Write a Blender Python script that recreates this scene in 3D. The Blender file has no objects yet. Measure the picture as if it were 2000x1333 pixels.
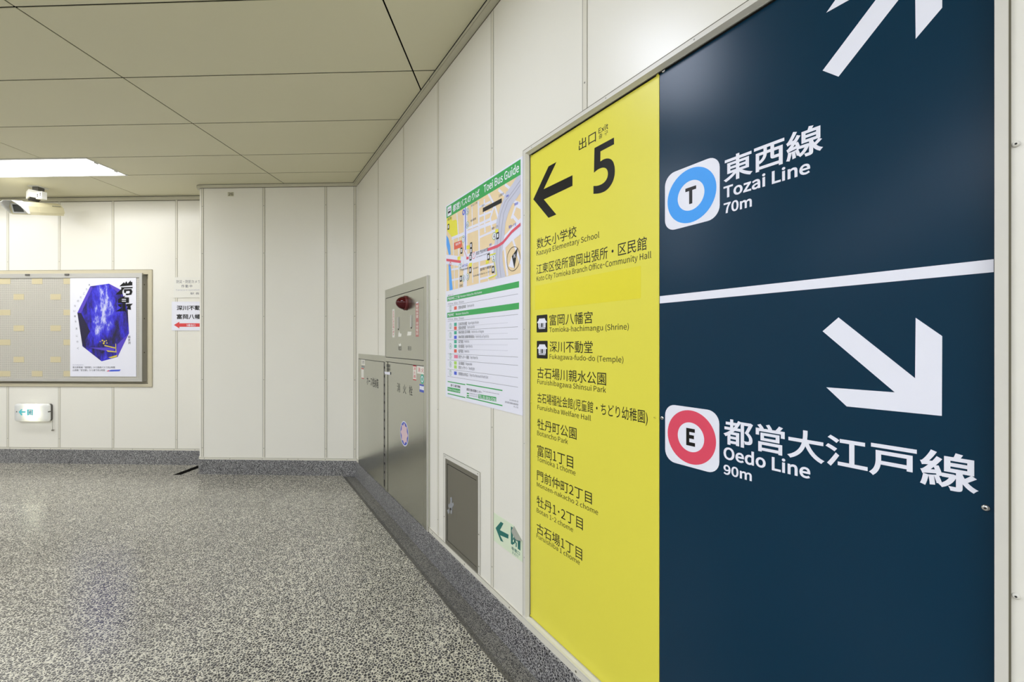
import bpy, math, os, random
from mathutils import Matrix, Vector
random.seed(7)
scene = bpy.context.scene
COL = scene.collection

# ------------------------------------------------------------------ camera
F, HY, CAM_H = 828.0, 671.0, 1.245            # focal length and eye line in pixels of the 2000x1333 frame
YAW = math.atan(30.0 / 828.0)                 # the camera looks slightly left of the hall's axis
cam_d = bpy.data.cameras.new('camera')
cam_d.sensor_width = 36.0
cam_d.lens = F / 2000.0 * 36.0
cam_d.shift_y = (HY - 666.5) / 2000.0
cam_d.clip_start = 0.02
cam = bpy.data.objects.new('camera', cam_d)
COL.objects.link(cam)
cam.location = (0, 0, CAM_H)
cam.rotation_euler = (math.pi / 2, 0, YAW)
scene.camera = cam

# ------------------------------------------------------------------ world, exposure
world = bpy.data.worlds.new('world')
scene.world = world
world.use_nodes = True
world.node_tree.nodes['Background'].inputs[0].default_value = (0.9, 0.95, 1.0, 1)
world.node_tree.nodes['Background'].inputs[1].default_value = 0.02
vs = scene.view_settings
vs.view_transform = 'Standard'
vs.look = 'None'
vs.gamma = 1.0
vs.use_curve_mapping = False
vs.exposure = 0.4
LAMP_POWER = 10.5                             # radiance of the recessed ceiling panels
LAMP_TINT = (0.985, 0.985, 1.0)          # tubes at the far end
COOL_TINT = (0.93, 0.985, 1.16)           # slightly cooler tubes nearer the sign

# ------------------------------------------------------------------ measuring: photo pixel -> metres on a real plane
CY, SY = math.cos(YAW), math.sin(YAW)
def ray(px, py):
    a = (px - 1000.0) / F
    return Vector((a * CY - SY, a * SY + CY, (HY - py) / F))
EYE = Vector((0, 0, CAM_H))

class Frame:
    """A wall: u runs along it to the right, v up, d out of it into the hall."""
    def __init__(self, origin, u):
        self.o = Vector(origin); self.u = Vector(u).normalized()
        self.n = Vector((self.u.y, -self.u.x, 0))
        self.rot = math.atan2(self.u.y, self.u.x)
    def uv(self, px, py, d=0.0):
        r = ray(px, py)
        t = (self.n.dot(self.o) + d - self.n.dot(EYE)) / self.n.dot(r)
        p = EYE + r * t
        return (self.u.dot(p - self.o), p.z)
    def world(self, u, d, v):
        p = self.o + self.u * u + self.n * d
        return Vector((p.x, p.y, v))

RW = Frame((-1.6005, 3.93, 0), (0.57623789, -0.81728202, 0))   # the long wall with the big sign
FW = Frame((0, 4.225, 0), (1, 0, 0))                            # far wall with the notice board
PW = Frame((0, 3.93, 0), (1, 0, 0))                             # face of the pier
HC = 2.75                                                       # ceiling height

# ------------------------------------------------------------------ materials
def lin(c):
    return tuple(((x / 255.0) / 12.92 if x <= 10 else ((x / 255.0 + 0.055) / 1.055) ** 2.4) for x in c) + (1,)
MATS = {}
def mat(name, rgb, rough=0.5, metal=0.0, spec=0.5, vary=0.03, scale=14.0, stretch=None, coat=0.0, rvar=0.04):
    """Principled material whose colour and gloss wander a little with a noise texture."""
    if name in MATS: return MATS[name]
    m = bpy.data.materials.new(name); m.use_nodes = True
    nt = m.node_tree; b = nt.nodes['Principled BSDF']
    tc = nt.nodes.new('ShaderNodeTexCoord'); mp = nt.nodes.new('ShaderNodeMapping'); nz = nt.nodes.new('ShaderNodeTexNoise')
    nz.inputs['Scale'].default_value = scale; nz.inputs['Detail'].default_value = 4
    if stretch: mp.inputs['Scale'].default_value = stretch
    nt.links.new(tc.outputs['Object'], mp.inputs[0]); nt.links.new(mp.outputs[0], nz.inputs['Vector'])
    mx = nt.nodes.new('ShaderNodeMix'); mx.data_type = 'RGBA'
    c = lin(rgb)
    mx.inputs[6].default_value = tuple(x * (1 - vary) for x in c[:3]) + (1,)
    mx.inputs[7].default_value = tuple(min(1, x * (1 + vary)) for x in c[:3]) + (1,)
    nt.links.new(nz.outputs['Fac'], mx.inputs[0]); nt.links.new(mx.outputs[2], b.inputs['Base Color'])
    mr = nt.nodes.new('ShaderNodeMapRange')
    mr.inputs['To Min'].default_value = max(0.02, rough - rvar); mr.inputs['To Max'].default_value = min(1, rough + rvar)
    nt.links.new(nz.outputs['Fac'], mr.inputs['Value']); nt.links.new(mr.outputs[0], b.inputs['Roughness'])
    b.inputs['Metallic'].default_value = metal
    b.inputs['Specular IOR Level'].default_value = spec
    if coat: b.inputs['Coat Weight'].default_value = coat; b.inputs['Coat Roughness'].default_value = 0.15
    MATS[name] = m
    return m

def emit(name, rgb, power):
    m = bpy.data.materials.new(name); m.use_nodes = True
    nt = m.node_tree; nt.nodes.remove(nt.nodes['Principled BSDF'])
    e = nt.nodes.new('ShaderNodeEmission'); e.inputs[0].default_value = tuple(rgb) + (1,); e.inputs[1].default_value = power
    nt.links.new(e.outputs[0], nt.nodes['Material Output'].inputs[0])
    MATS[name] = m
    return m

def terrazzo(name, chip, pale, scale, cover, rough, dirt=0.12, spec=0.5, tiles=None):
    """Dark stone chips in a pale ground: two sizes of Voronoi cells cut down to pebbles."""
    m = bpy.data.materials.new(name); m.use_nodes = True
    nt = m.node_tree; N, L = nt.nodes, nt.links; b = N['Principled BSDF']
    geo = N.new('ShaderNodeNewGeometry')
    wob = N.new('ShaderNodeTexNoise'); wob.inputs['Scale'].default_value = scale * 0.9; wob.inputs['Detail'].default_value = 2
    L.new(geo.outputs['Position'], wob.inputs['Vector'])
    off = N.new('ShaderNodeVectorMath'); off.operation = 'MULTIPLY_ADD'
    off.inputs[1].default_value = (0.012,) * 3
    L.new(wob.outputs['Color'], off.inputs[0]); L.new(geo.outputs['Position'], off.inputs[2])
    masks = []
    for sc, lo, hi in ((scale, 0.035, 0.27 * (1.5 - cover)), (scale * 2.2, 0.09, 0.34)):
        ve = N.new('ShaderNodeTexVoronoi'); ve.feature = 'DISTANCE_TO_EDGE'; ve.inputs['Scale'].default_value = sc
        vc = N.new('ShaderNodeTexVoronoi'); vc.feature = 'F1'; vc.inputs['Scale'].default_value = sc
        L.new(off.outputs[0], ve.inputs['Vector']); L.new(off.outputs[0], vc.inputs['Vector'])
        sep = N.new('ShaderNodeSeparateColor'); L.new(vc.outputs['Color'], sep.inputs[0])
        th = N.new('ShaderNodeMapRange')              # each cell its own chip size
        th.inputs['To Min'].default_value = lo; th.inputs['To Max'].default_value = hi
        L.new(sep.outputs[0], th.inputs['Value'])
        sub = N.new('ShaderNodeMath'); sub.operation = 'SUBTRACT'
        L.new(ve.outputs['Distance'], sub.inputs[0]); L.new(th.outputs[0], sub.inputs[1])
        st = N.new('ShaderNodeMapRange'); st.inputs['From Min'].default_value = 0.0; st.inputs['From Max'].default_value = 0.05
        L.new(sub.outputs[0], st.inputs['Value'])
        masks.append((st, sep))
    mxm = N.new('ShaderNodeMath'); mxm.operation = 'MAXIMUM'
    L.new(masks[0][0].outputs[0], mxm.inputs[0])
    half = N.new('ShaderNodeMath'); half.operation = 'MULTIPLY'; half.inputs[1].default_value = 0.75
    L.new(masks[1][0].outputs[0], half.inputs[0]); L.new(half.outputs[0], mxm.inputs[1])
    chipc = N.new('ShaderNodeMix'); chipc.data_type = 'RGBA'
    chipc.inputs[6].default_value = lin(chip); chipc.inputs[7].default_value = lin(tuple(min(255, x * 1.7 + 10) for x in chip))
    L.new(masks[0][1].outputs[1], chipc.inputs[0])
    big = N.new('ShaderNodeTexNoise'); big.inputs['Scale'].default_value = 1.1; big.inputs['Detail'].default_value = 5
    L.new(geo.outputs['Position'], big.inputs['Vector'])
    bm = N.new('ShaderNodeMapRange'); bm.inputs['From Min'].default_value = 0.3; bm.inputs['From Max'].default_value = 0.7
    bm.inputs['To Min'].default_value = 1 - dirt; bm.inputs['To Max'].default_value = 1 + dirt * 0.3
    L.new(big.outputs['Fac'], bm.inputs['Value'])
    col = N.new('ShaderNodeMix'); col.data_type = 'RGBA'
    col.inputs[6].default_value = lin(pale)
    L.new(mxm.outputs[0], col.inputs[0]); L.new(chipc.outputs[2], col.inputs[7])
    mul = N.new('ShaderNodeVectorMath'); mul.operation = 'SCALE'
    L.new(col.outputs[2], mul.inputs[0]); L.new(bm.outputs[0], mul.inputs['Scale'])
    out = mul.outputs[0]
    if tiles:                                      # faint joints between the cast slabs
        pitch, px_, py_ = tiles
        sx = N.new('ShaderNodeVectorMath'); sx.operation = 'MULTIPLY_ADD'
        sx.inputs[1].default_value = (1 / pitch, 1 / pitch, 0); sx.inputs[2].default_value = (-px_ / pitch + 50, -py_ / pitch + 50, 0)
        L.new(geo.outputs['Position'], sx.inputs[0])
        ff = N.new('ShaderNodeVectorMath'); ff.operation = 'FRACTION'; L.new(sx.outputs[0], ff.inputs[0])
        se = N.new('ShaderNodeSeparateXYZ'); L.new(ff.outputs[0], se.inputs[0])
        mn = N.new('ShaderNodeMath'); mn.operation = 'MINIMUM'; L.new(se.outputs[0], mn.inputs[0]); L.new(se.outputs[1], mn.inputs[1])
        jr = N.new('ShaderNodeMapRange'); jr.inputs['From Min'].default_value = 0.004; jr.inputs['From Max'].default_value = 0.009
        jr.inputs['To Min'].default_value = 0.62; jr.inputs['To Max'].default_value = 1.0
        L.new(mn.outputs[0], jr.inputs['Value'])
        fl_ = N.new('ShaderNodeVectorMath'); fl_.operation = 'FLOOR'; L.new(sx.outputs[0], fl_.inputs[0])
        wn = N.new('ShaderNodeTexWhiteNoise'); wn.noise_dimensions = '3D'; L.new(fl_.outputs[0], wn.inputs['Vector'])
        wr_ = N.new('ShaderNodeMapRange'); wr_.inputs['To Min'].default_value = 0.94; wr_.inputs['To Max'].default_value = 1.04; L.new(wn.outputs['Value'], wr_.inputs['Value'])
        mj = N.new('ShaderNodeMath'); mj.operation = 'MULTIPLY'; L.new(jr.outputs[0], mj.inputs[0]); L.new(wr_.outputs[0], mj.inputs[1])
        m2 = N.new('ShaderNodeVectorMath'); m2.operation = 'SCALE'; L.new(out, m2.inputs[0]); L.new(mj.outputs[0], m2.inputs['Scale'])
        out = m2.outputs[0]
    L.new(out, b.inputs['Base Color'])
    b.inputs['Roughness'].default_value = rough
    b.inputs['Specular IOR Level'].default_value = spec
    MATS[name] = m
    return m

WALL = mat('cream_enamel_panel', (240, 237, 225), 0.3, vary=0.012, scale=2.5)
STRIP = mat('cream_joint_strip', (225, 221, 205), 0.4, vary=0.02)
SEAM = mat('dark_seam', (104, 99, 80), 0.8)
CEIL = mat('ceiling_panel', (228, 223, 192), 0.6, vary=0.015, scale=1.5)
SOFT_SEAM = mat('soft_seam', (150, 146, 126), 0.7)
GAP = mat('black_joint', (22, 22, 18), 0.9)
CORNICE = mat('cornice_paint', (206, 202, 180), 0.5)
FLOOR = terrazzo('floor_terrazzo', (34, 34, 36), (216, 211, 192), 84.0, 0.9, 0.21, 0.16, spec=0.8, tiles=(0.425, -0.70, 2.30))
GUTTER = terrazzo('gutter_terrazzo', (30, 30, 32), (156, 153, 141), 140.0, 0.85, 0.4, 0.25)
BASE = terrazzo('baseboard_terrazzo', (28, 28, 33), (182, 181, 178), 105.0, 1.0, 0.35, 0.2)
LIP = mat('painted_steel_frame', (222, 219, 208), 0.4)
YELLOW = mat('yellow_sign_film', (236, 227, 78), 0.36, vary=0.008, spec=0.35)
YELLOW2 = mat('fresh_yellow_film', (238, 226, 50), 0.36, vary=0.008, spec=0.35)
NAVY = mat('navy_sign_film', (7, 49, 72), 0.25, vary=0.006, scale=3.0, spec=0.2, rvar=0.004)
WHITE = mat('white_sign_film', (244, 245, 255), 0.45, vary=0.005)
BLACK = mat('black_sign_film', (16, 16, 15), 0.35, vary=0.01, spec=0.3)
INK = mat('black_print', (30, 30, 30), 0.6)
CYAN = mat('sky_blue_ring', (60, 165, 255), 0.45, vary=0.01)
RED = mat('rose_red_ring', (232, 74, 100), 0.45, vary=0.01)
STEEL = mat('brushed_stainless', (198, 199, 188), 0.22, metal=1.0, vary=0.05, scale=6.0, stretch=(60, 60, 0.6), rvar=0.07)
STEELD = mat('dull_steel', (150, 147, 136), 0.42, metal=0.85, vary=0.08, scale=8.0, stretch=(30, 30, 1))
CHROME = mat('bright_screw', (205, 205, 205), 0.18, metal=1.0)
PAPER = mat('white_paper', (240, 240, 250), 0.5, vary=0.006)
OLDPAPER = mat('cream_notice_paper', (238, 236, 226), 0.5, vary=0.01)
GREY_INK = mat('grey_print', (110, 110, 118), 0.6)
PALE_INK = mat('pale_grey_print', (175, 176, 190), 0.6)
GREEN = mat('poster_green', (58, 172, 88), 0.5, vary=0.01)
TAN = mat('map_tan', (242, 217, 172), 0.5, vary=0.02)
ROAD = mat('map_road', (236, 236, 250), 0.5)
MOTOR = mat('map_motorway', (206, 207, 222), 0.5)
RIVER = mat('map_river', (88, 172, 255), 0.5)
MAPY = mat('map_yellow', (240, 232, 70), 0.5)
MAPR = mat('map_red', (226, 84, 104), 0.5)
MAPO = mat('map_orange', (234, 100, 76), 0.5)
MAPB = mat('map_blue', (70, 96, 220), 0.5)
TEAL = mat('route_teal', (70, 180, 150), 0.5)
PINK = mat('route_pink', (238, 130, 160), 0.5)
LIME = mat('route_lime', (180, 225, 100), 0.5)
FRAME_AL = mat('aluminium_frame', (205, 203, 196), 0.4, metal=0.5)
BEIGE_STEEL = mat('beige_board_surround', (205, 196, 168), 0.45)
TAPE_BEIGE = mat('beige_board_patch', (212, 200, 162), 0.55)
CAMERA_CREAM = mat('camera_housing_cream', (236, 228, 192), 0.4)
CAMERA_WHITE = mat('camera_bracket_white', (238, 238, 232), 0.4)
GLASS_DARK = mat('dark_camera_window', (36, 40, 28), 0.12, coat=1.0)
GLOW_PAPER = mat('glow_sticker_ivory', (226, 238, 208), 0.45)
DGREEN = mat('exit_dark_green', (20, 110, 100), 0.45)
GREYFOIL = mat('sticker_back_grey', (150, 152, 138), 0.5)
REDSTRIP = mat('red_label', (192, 124, 116), 0.5)
REDINK = mat('red_print', (200, 50, 60), 0.5)
REDARROW = mat('red_arrow', (228, 70, 70), 0.5)
BLUESTK = mat('blue_sticker', (70, 90, 190), 0.5)
STARPINK = mat('pink_star', (224, 196, 200), 0.5)
LAMP_RED = mat('red_lamp_lens', (78, 3, 8), 0.12, spec=0.35)
LAMP_RIM = mat('red_lamp_rim', (104, 34, 34), 0.35)
DARK = mat('dark_recess', (40, 38, 34), 0.7)
RESIDUE = mat('tape_residue', (150, 152, 154), 0.7)
CORD = mat('grey_pull_cord', (140, 136, 122), 0.6)
GREY_PLASTIC = mat('grey_plastic', (96, 94, 88), 0.5)
PLATE = mat('number_plate_ivory', (206, 202, 176), 0.5)
CYANPRINT = mat('cyan_exit_print', (84, 214, 224), 0.4)

def pegboard_mat():
    m = bpy.data.materials.new('perforated_board'); m.use_nodes = True
    nt = m.node_tree; N, L = nt.nodes, nt.links; b = N['Principled BSDF']
    geo = N.new('ShaderNodeNewGeometry')
    sc = N.new('ShaderNodeVectorMath'); sc.operation = 'SCALE'; sc.inputs['Scale'].default_value = 1 / 0.0105
    L.new(geo.outputs['Position'], sc.inputs[0])
    fr = N.new('ShaderNodeVectorMath'); fr.operation = 'FRACTION'; L.new(sc.outputs[0], fr.inputs[0])
    sb = N.new('ShaderNodeVectorMath'); sb.operation = 'SUBTRACT'; sb.inputs[1].default_value = (0.5, 0.5, 0.5); L.new(fr.outputs[0], sb.inputs[0])
    ml = N.new('ShaderNodeVectorMath'); ml.operation = 'MULTIPLY'; ml.inputs[1].default_value = (1, 0, 1); L.new(sb.outputs[0], ml.inputs[0])
    ln = N.new('ShaderNodeVectorMath'); ln.operation = 'LENGTH'; L.new(ml.outputs[0], ln.inputs[0])
    lt = N.new('ShaderNodeMath'); lt.operation = 'LESS_THAN'; lt.inputs[1].default_value = 0.27; L.new(ln.outputs['Value'], lt.inputs[0])
    mx = N.new('ShaderNodeMix'); mx.data_type = 'RGBA'
    mx.inputs[6].default_value = lin((212, 208, 196)); mx.inputs[7].default_value = lin((104, 100, 88))
    L.new(lt.outputs[0], mx.inputs[0]); L.new(mx.outputs[2], b.inputs['Base Color'])
    b.inputs['Roughness'].default_value = 0.45
    return m
PEG = pegboard_mat()

def cave_mat():
    """Printed photograph of a blue cavern: streaks, a bright fall, dark flanks."""
    m = bpy.data.materials.new('cavern_print'); m.use_nodes = True
    nt = m.node_tree; N, L = nt.nodes, nt.links; b = N['Principled BSDF']
    tc = N.new('ShaderNodeTexCoord')
    mp = N.new('ShaderNodeMapping'); mp.inputs['Scale'].default_value = (9, 1, 3.4); mp.inputs['Rotation'].default_value = (0, 0.25, 0)
    L.new(tc.outputs['Object'], mp.inputs[0])
    nz = N.new('ShaderNodeTexNoise'); nz.inputs['Scale'].default_value = 1.6; nz.inputs['Detail'].default_value = 9; nz.inputs['Roughness'].default_value = 0.72
    L.new(mp.outputs[0], nz.inputs['Vector'])
    cr = N.new('ShaderNodeValToRGB'); e = cr.color_ramp.elements
    e[0].position = 0.34; e[0].color = lin((22, 14, 54)); e[1].position = 0.72; e[1].color = lin((214, 216, 250))
    for p, c in ((0.45, (40, 26, 150)), (0.54, (50, 40, 215)), (0.62, (80, 80, 225))):
        k = e.new(p); k.color = lin(c)
    # a pale fall of water high in the middle
    dp = N.new('ShaderNodeVectorMath'); dp.operation = 'SUBTRACT'; dp.inputs[1].default_value = (0.37, 0, 0.70)
    L.new(tc.outputs['Object'], dp.inputs[0])
    dm = N.new('ShaderNodeVectorMath'); dm.operation = 'MULTIPLY'; dm.inputs[1].default_value = (8.5, 0, 4.2); L.new(dp.outputs[0], dm.inputs[0])
    dl = N.new('ShaderNodeVectorMath'); dl.operation = 'LENGTH'; L.new(dm.outputs[0], dl.inputs[0])
    fr = N.new('ShaderNodeMapRange'); fr.inputs['From Min'].default_value = 0.0; fr.inputs['From Max'].default_value = 1.4
    fr.inputs['To Min'].default_value = 0.25; fr.inputs['To Max'].default_value = -0.07
    L.new(dl.outputs['Value'], fr.inputs['Value'])
    dq = N.new('ShaderNodeVectorMath'); dq.operation = 'MULTIPLY_ADD'; dq.inputs[1].default_value = (11, 0, 8); dq.inputs[2].default_value = (-3.2, 0, -3.8); L.new(tc.outputs['Object'], dq.inputs[0])
    dk = N.new('ShaderNodeVectorMath'); dk.operation = 'LENGTH'; L.new(dq.outputs[0], dk.inputs[0])
    f2 = N.new('ShaderNodeMapRange'); f2.inputs['From Max'].default_value = 1.3; f2.inputs['To Min'].default_value = 0.2; f2.inputs['To Max'].default_value = 0.0
    L.new(dk.outputs['Value'], f2.inputs['Value'])
    a0 = N.new('ShaderNodeMath'); a0.operation = 'ADD'; L.new(fr.outputs[0], a0.inputs[0]); L.new(f2.outputs[0], a0.inputs[1])
    ad = N.new('ShaderNodeMath'); ad.operation = 'ADD'; L.new(nz.outputs['Fac'], ad.inputs[0]); L.new(a0.outputs[0], ad.inputs[1])
    L.new(ad.outputs[0], cr.inputs[0]); L.new(cr.outputs[0], b.inputs['Base Color'])
    b.inputs['Roughness'].default_value = 0.4
    return m
CAVE = cave_mat()

def shell_mat():
    m = bpy.data.materials.new('milky_acrylic'); m.use_nodes = True
    nt = m.node_tree; N, L = nt.nodes, nt.links
    b = N['Principled BSDF']; b.inputs['Base Color'].default_value = lin((228, 230, 236)); b.inputs['Roughness'].default_value = 0.3
    t = N.new('ShaderNodeBsdfTranslucent'); t.inputs[0].default_value = (0.85, 0.85, 0.8, 1)
    mx = N.new('ShaderNodeMixShader'); mx.inputs[0].default_value = 0.4
    L.new(b.outputs[0], mx.inputs[1]); L.new(t.outputs[0], mx.inputs[2]); L.new(mx.outputs[0], N['Material Output'].inputs[0])
    return m
SHELL = shell_mat()
LAMP = emit('lit_ceiling_diffuser', LAMP_TINT, LAMP_POWER * 0.84)
COOL = emit('lit_cool_ceiling_diffuser', COOL_TINT, LAMP_POWER * 1.16)
TUBE = emit('warm_signal_tube', (1.0, 0.95, 0.74), 45.0)

# ------------------------------------------------------------------ lettering
FONT = None
try:
    _p = os.path.join(bpy.utils.system_resource('DATAFILES'), 'fonts', 'Noto Sans CJK Regular.woff2')
    if os.path.exists(_p): FONT = bpy.data.fonts.load(_p)
except Exception:
    FONT = None
_glyphs = {}
def glyphs(body, res=5, bold=0.0):
    """Vertices (x, y, raise) and faces of a line of lettering; bold thickens the strokes with a flat bevel."""
    key = (body, res, bold)
    if key not in _glyphs:
        c = bpy.data.curves.new('lettering', 'FONT'); c.body = body; c.resolution_u = res
        latin = FONT and any(ch.isascii() and ch.isalnum() for ch in body)
        if latin: c.font = FONT
        r = bold if latin else bold / 0.35           # the two fonts come at different em sizes
        c.bevel_depth = r; c.bevel_resolution = 0
        o = bpy.data.objects.new('lettering', c)
        m = bpy.data.meshes.new_from_object(o)
        V = [(v.co.x, v.co.y, v.co.z / r if r else 0.0) for v in m.vertices]
        _glyphs[key] = (V, [tuple(p.vertices) for p in m.polygons if min(V[i][2] for i in p.vertices) > -0.01])
        bpy.data.meshes.remove(m); bpy.data.objects.remove(o); bpy.data.curves.remove(c)
    return _glyphs[key]
CAP = max([p[1] for p in glyphs('EH')[0]] or [0.257])

# ------------------------------------------------------------------ mesh builder in wall coordinates (u, d, v)
def v_big(box): return box[3] - box[1] > 0.05
class MB:
    def __init__(self):
        self.v, self.f, self.mi, self.m, self.sm = [], [], [], [], []
    def _m(self, m):
        if m not in self.m: self.m.append(m)
        return self.m.index(m)
    def add(self, verts, faces, m, smooth=False):
        b = len(self.v); self.v += [tuple(p) for p in verts]; k = self._m(m)
        for f in faces:
            self.f.append(tuple(b + i for i in f)); self.mi.append(k); self.sm.append(smooth)
        return self
    def poly(self, pts, d, m):
        a = sum(pts[i][0] * pts[(i + 1) % len(pts)][1] - pts[(i + 1) % len(pts)][0] * pts[i][1] for i in range(len(pts)))
        if a < 0: pts = pts[::-1]
        return self.add([(u, d, v) for u, v in pts], [tuple(range(len(pts)))], m)
    def rect(self, u0, v0, u1, v1, d, m):
        return self.poly([(u0, v0), (u1, v0), (u1, v1), (u0, v1)], d, m)
    def box(self, u0, u1, d0, d1, v0, v1, m):
        P = [(u, d, v) for d in (d0, d1) for v in (v0, v1) for u in (u0, u1)]
        return self.add(P, [(4, 5, 7, 6), (1, 0, 2, 3), (0, 4, 6, 2), (5, 1, 3, 7), (6, 7, 3, 2), (0, 1, 5, 4)], m)
    def slab(self, pts, d0, d1, m, edge=None):
        """A plate with the given outline, from depth d0 out to d1."""
        a = sum(pts[i][0] * pts[(i + 1) % len(pts)][1] - pts[(i + 1) % len(pts)][0] * pts[i][1] for i in range(len(pts)))
        if a < 0: pts = pts[::-1]
        n = len(pts)
        self.add([(u, d1, v) for u, v in pts], [tuple(range(n))], m)
        self.add([(u, d0, v) for u, v in pts] + [(u, d1, v) for u, v in pts],
                 [(i, (i + 1) % n, n + (i + 1) % n, n + i) for i in range(n)] + [tuple(range(n))[::-1]], edge or m)
        return self
    def disc(self, u, v, r, d, m, n=40, ru=None, dome=0.0):
        ru = r if ru is None else ru
        ring = [(u + ru * math.cos(2 * math.pi * i / n), d, v + r * math.sin(2 * math.pi * i / n)) for i in range(n)]
        return self.add(ring + [(u, d + dome, v)], [(i, (i + 1) % n, n) for i in range(n)], m, dome > 0)
    def ring(self, u, v, r0, r1, d, m, n=56):
        P = [(u + r * math.cos(2 * math.pi * i / n), d, v + r * math.sin(2 * math.pi * i / n)) for r in (r0, r1) for i in range(n)]
        return self.add(P, [(n + i, n + (i + 1) % n, (i + 1) % n, i) for i in range(n)], m)
    def stroke(self, pts, w, d, m):
        for i in range(len(pts) - 1):
            (a, b), (c, e) = pts[i], pts[i + 1]
            L = math.hypot(c - a, e - b) or 1e-6
            ex, ey = (c - a) / L * w / 2, (e - b) / L * w / 2
            px, py = -ey, ex
            if len(pts) > 2: a -= ex * .6; b -= ey * .6; c += ex * .6; e += ey * .6
            self.poly([(a - px, b - py), (c - px, e - py), (c + px, e + py), (a + px, b + py)], d + i * 1e-6, m)
        return self
    def lathe(self, u, v, prof, m, n=24):
        """Revolve (radius, depth) about an axis sticking out of the wall."""
        P, Fc = [], []
        for r, d in prof:
            P += [(u + r * math.cos(2 * math.pi * i / n), d, v + r * math.sin(2 * math.pi * i / n)) for i in range(n)]
        for k in range(len(prof) - 1):
            for i in range(n):
                j = (i + 1) % n
                Fc.append((k * n + i, k * n + j, (k + 1) * n + j, (k + 1) * n + i))
        Fc.append(tuple((len(prof) - 1) * n + i for i in range(n)))
        return self.add(P, Fc, m, True)
    def tube(self, pts, r, m, n=8):
        """A round wire through points (u, d, v)."""
        P, Fc = [], []
        for i, p in enumerate(pts):
            a = Vector(pts[max(0, i - 1)]); b = Vector(pts[min(len(pts) - 1, i + 1)])
            t = (b - a).normalized(); s = t.orthogonal().normalized(); q = t.cross(s)
            for k in range(n):
                w = Vector(p) + s * r * math.cos(2 * math.pi * k / n) + q * r * math.sin(2 * math.pi * k / n)
                P.append(tuple(w))
        for i in range(len(pts) - 1):
            for k in range(n):
                Fc.append((i * n + k, i * n + (k + 1) % n, (i + 1) * n + (k + 1) % n, (i + 1) * n + k))
        return self.add(P, Fc, m, True)
    def text(self, body, box, d, m, bold=0.0, caps=False):
        """Lettering fitted to box (u0, v0, u1, v1); with caps, v0 is the baseline and v1 the cap height."""
        V, Fc = glyphs(body, 14 if len(body) == 1 else 7 if v_big(box) else 4, bold)
        if not V: return self
        x0, x1 = min(p[0] for p in V), max(p[0] for p in V)
        y0, y1 = (0.0, CAP) if caps else (min(p[1] for p in V), max(p[1] for p in V))
        u0, v0, u1, v1 = box
        su, sv = (u1 - u0) / max(x1 - x0, 1e-6), (v1 - v0) / max(y1 - y0, 1e-6)
        return self.add([(u0 + (x - x0) * su, d + 4e-5 * k, v0 + (y - y0) * sv) for x, y, k in V], Fc, m)

def rrect(u0, v0, u1, v1, r, n=7):
    P = []
    for cx, cy, a in ((u1 - r, v0 + r, -90), (u1 - r, v1 - r, 0), (u0 + r, v1 - r, 90), (u0 + r, v0 + r, 180)):
        for i in range(n + 1):
            t = math.radians(a + 90.0 * i / n); P.append((cx + r * math.cos(t), cy + r * math.sin(t)))
    return P

def link(mb, name, anchor):
    me = bpy.data.meshes.new(name)
    a = anchor
    me.from_pydata([(u - a[0], -(d - a[1]), v - a[2]) for u, d, v in mb.v], [], mb.f)
    for m in mb.m: me.materials.append(m)
    for p, k, s in zip(me.polygons, mb.mi, mb.sm): p.material_index = k; p.use_smooth = s
    me.validate(); me.update()
    o = bpy.data.objects.new(name, me); COL.objects.link(o)
    return o
def place(o, frame, a):
    o.location = frame.world(*a); o.rotation_euler = (0, 0, frame.rot)
def tag(o, label, cat, group=None):
    o['label'] = label; o['category'] = cat
    if group: o['group'] = group
def thing(name, label, cat, frame, anchor, group=None):
    o = bpy.data.objects.new(name, None); COL.objects.link(o); o.empty_display_size = 0.05
    place(o, frame, anchor); tag(o, label, cat, group); o['_a'] = list(anchor)
    return o
def part(mb, name, parent, label=None, anchor=None):
    o = link(mb, name, list(anchor or parent['_a'])); o.parent = parent; o['_a'] = list(anchor or parent['_a'])
    if label: o['label'] = label
    return o
def solo(mb, name, label, cat, frame, anchor, group=None):
    o = link(mb, name, anchor); place(o, frame, anchor); tag(o, label, cat, group); o['_a'] = list(anchor)
    return o
def struct(mb, name, frame, anchor=(0, 0, 0)):
    o = link(mb, name, anchor); place(o, frame, anchor); o['kind'] = 'structure'; o['_a'] = list(anchor)
    return o
GW = Frame((0, 0, 0), (1, 0, 0))              # plain world axes: u = x, v = z, d = -y
def screw(mb, u, v, d, r=0.005, m=None):
    mb.lathe(u, v, [(r, d), (r * 0.95, d + r * 0.35), (r * 0.6, d + r * 0.6), (r * 0.2, d + r * 0.62)], m or CHROME, 12)
    mb.disc(u, v, r * 0.35, d + r * 0.63, DARK, 6)

# ================================================================== THE SETTING
R_END = 9.4
def on_right(u, d=0.0): p = RW.world(u, d, 0); return (p.x, p.y)
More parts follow.
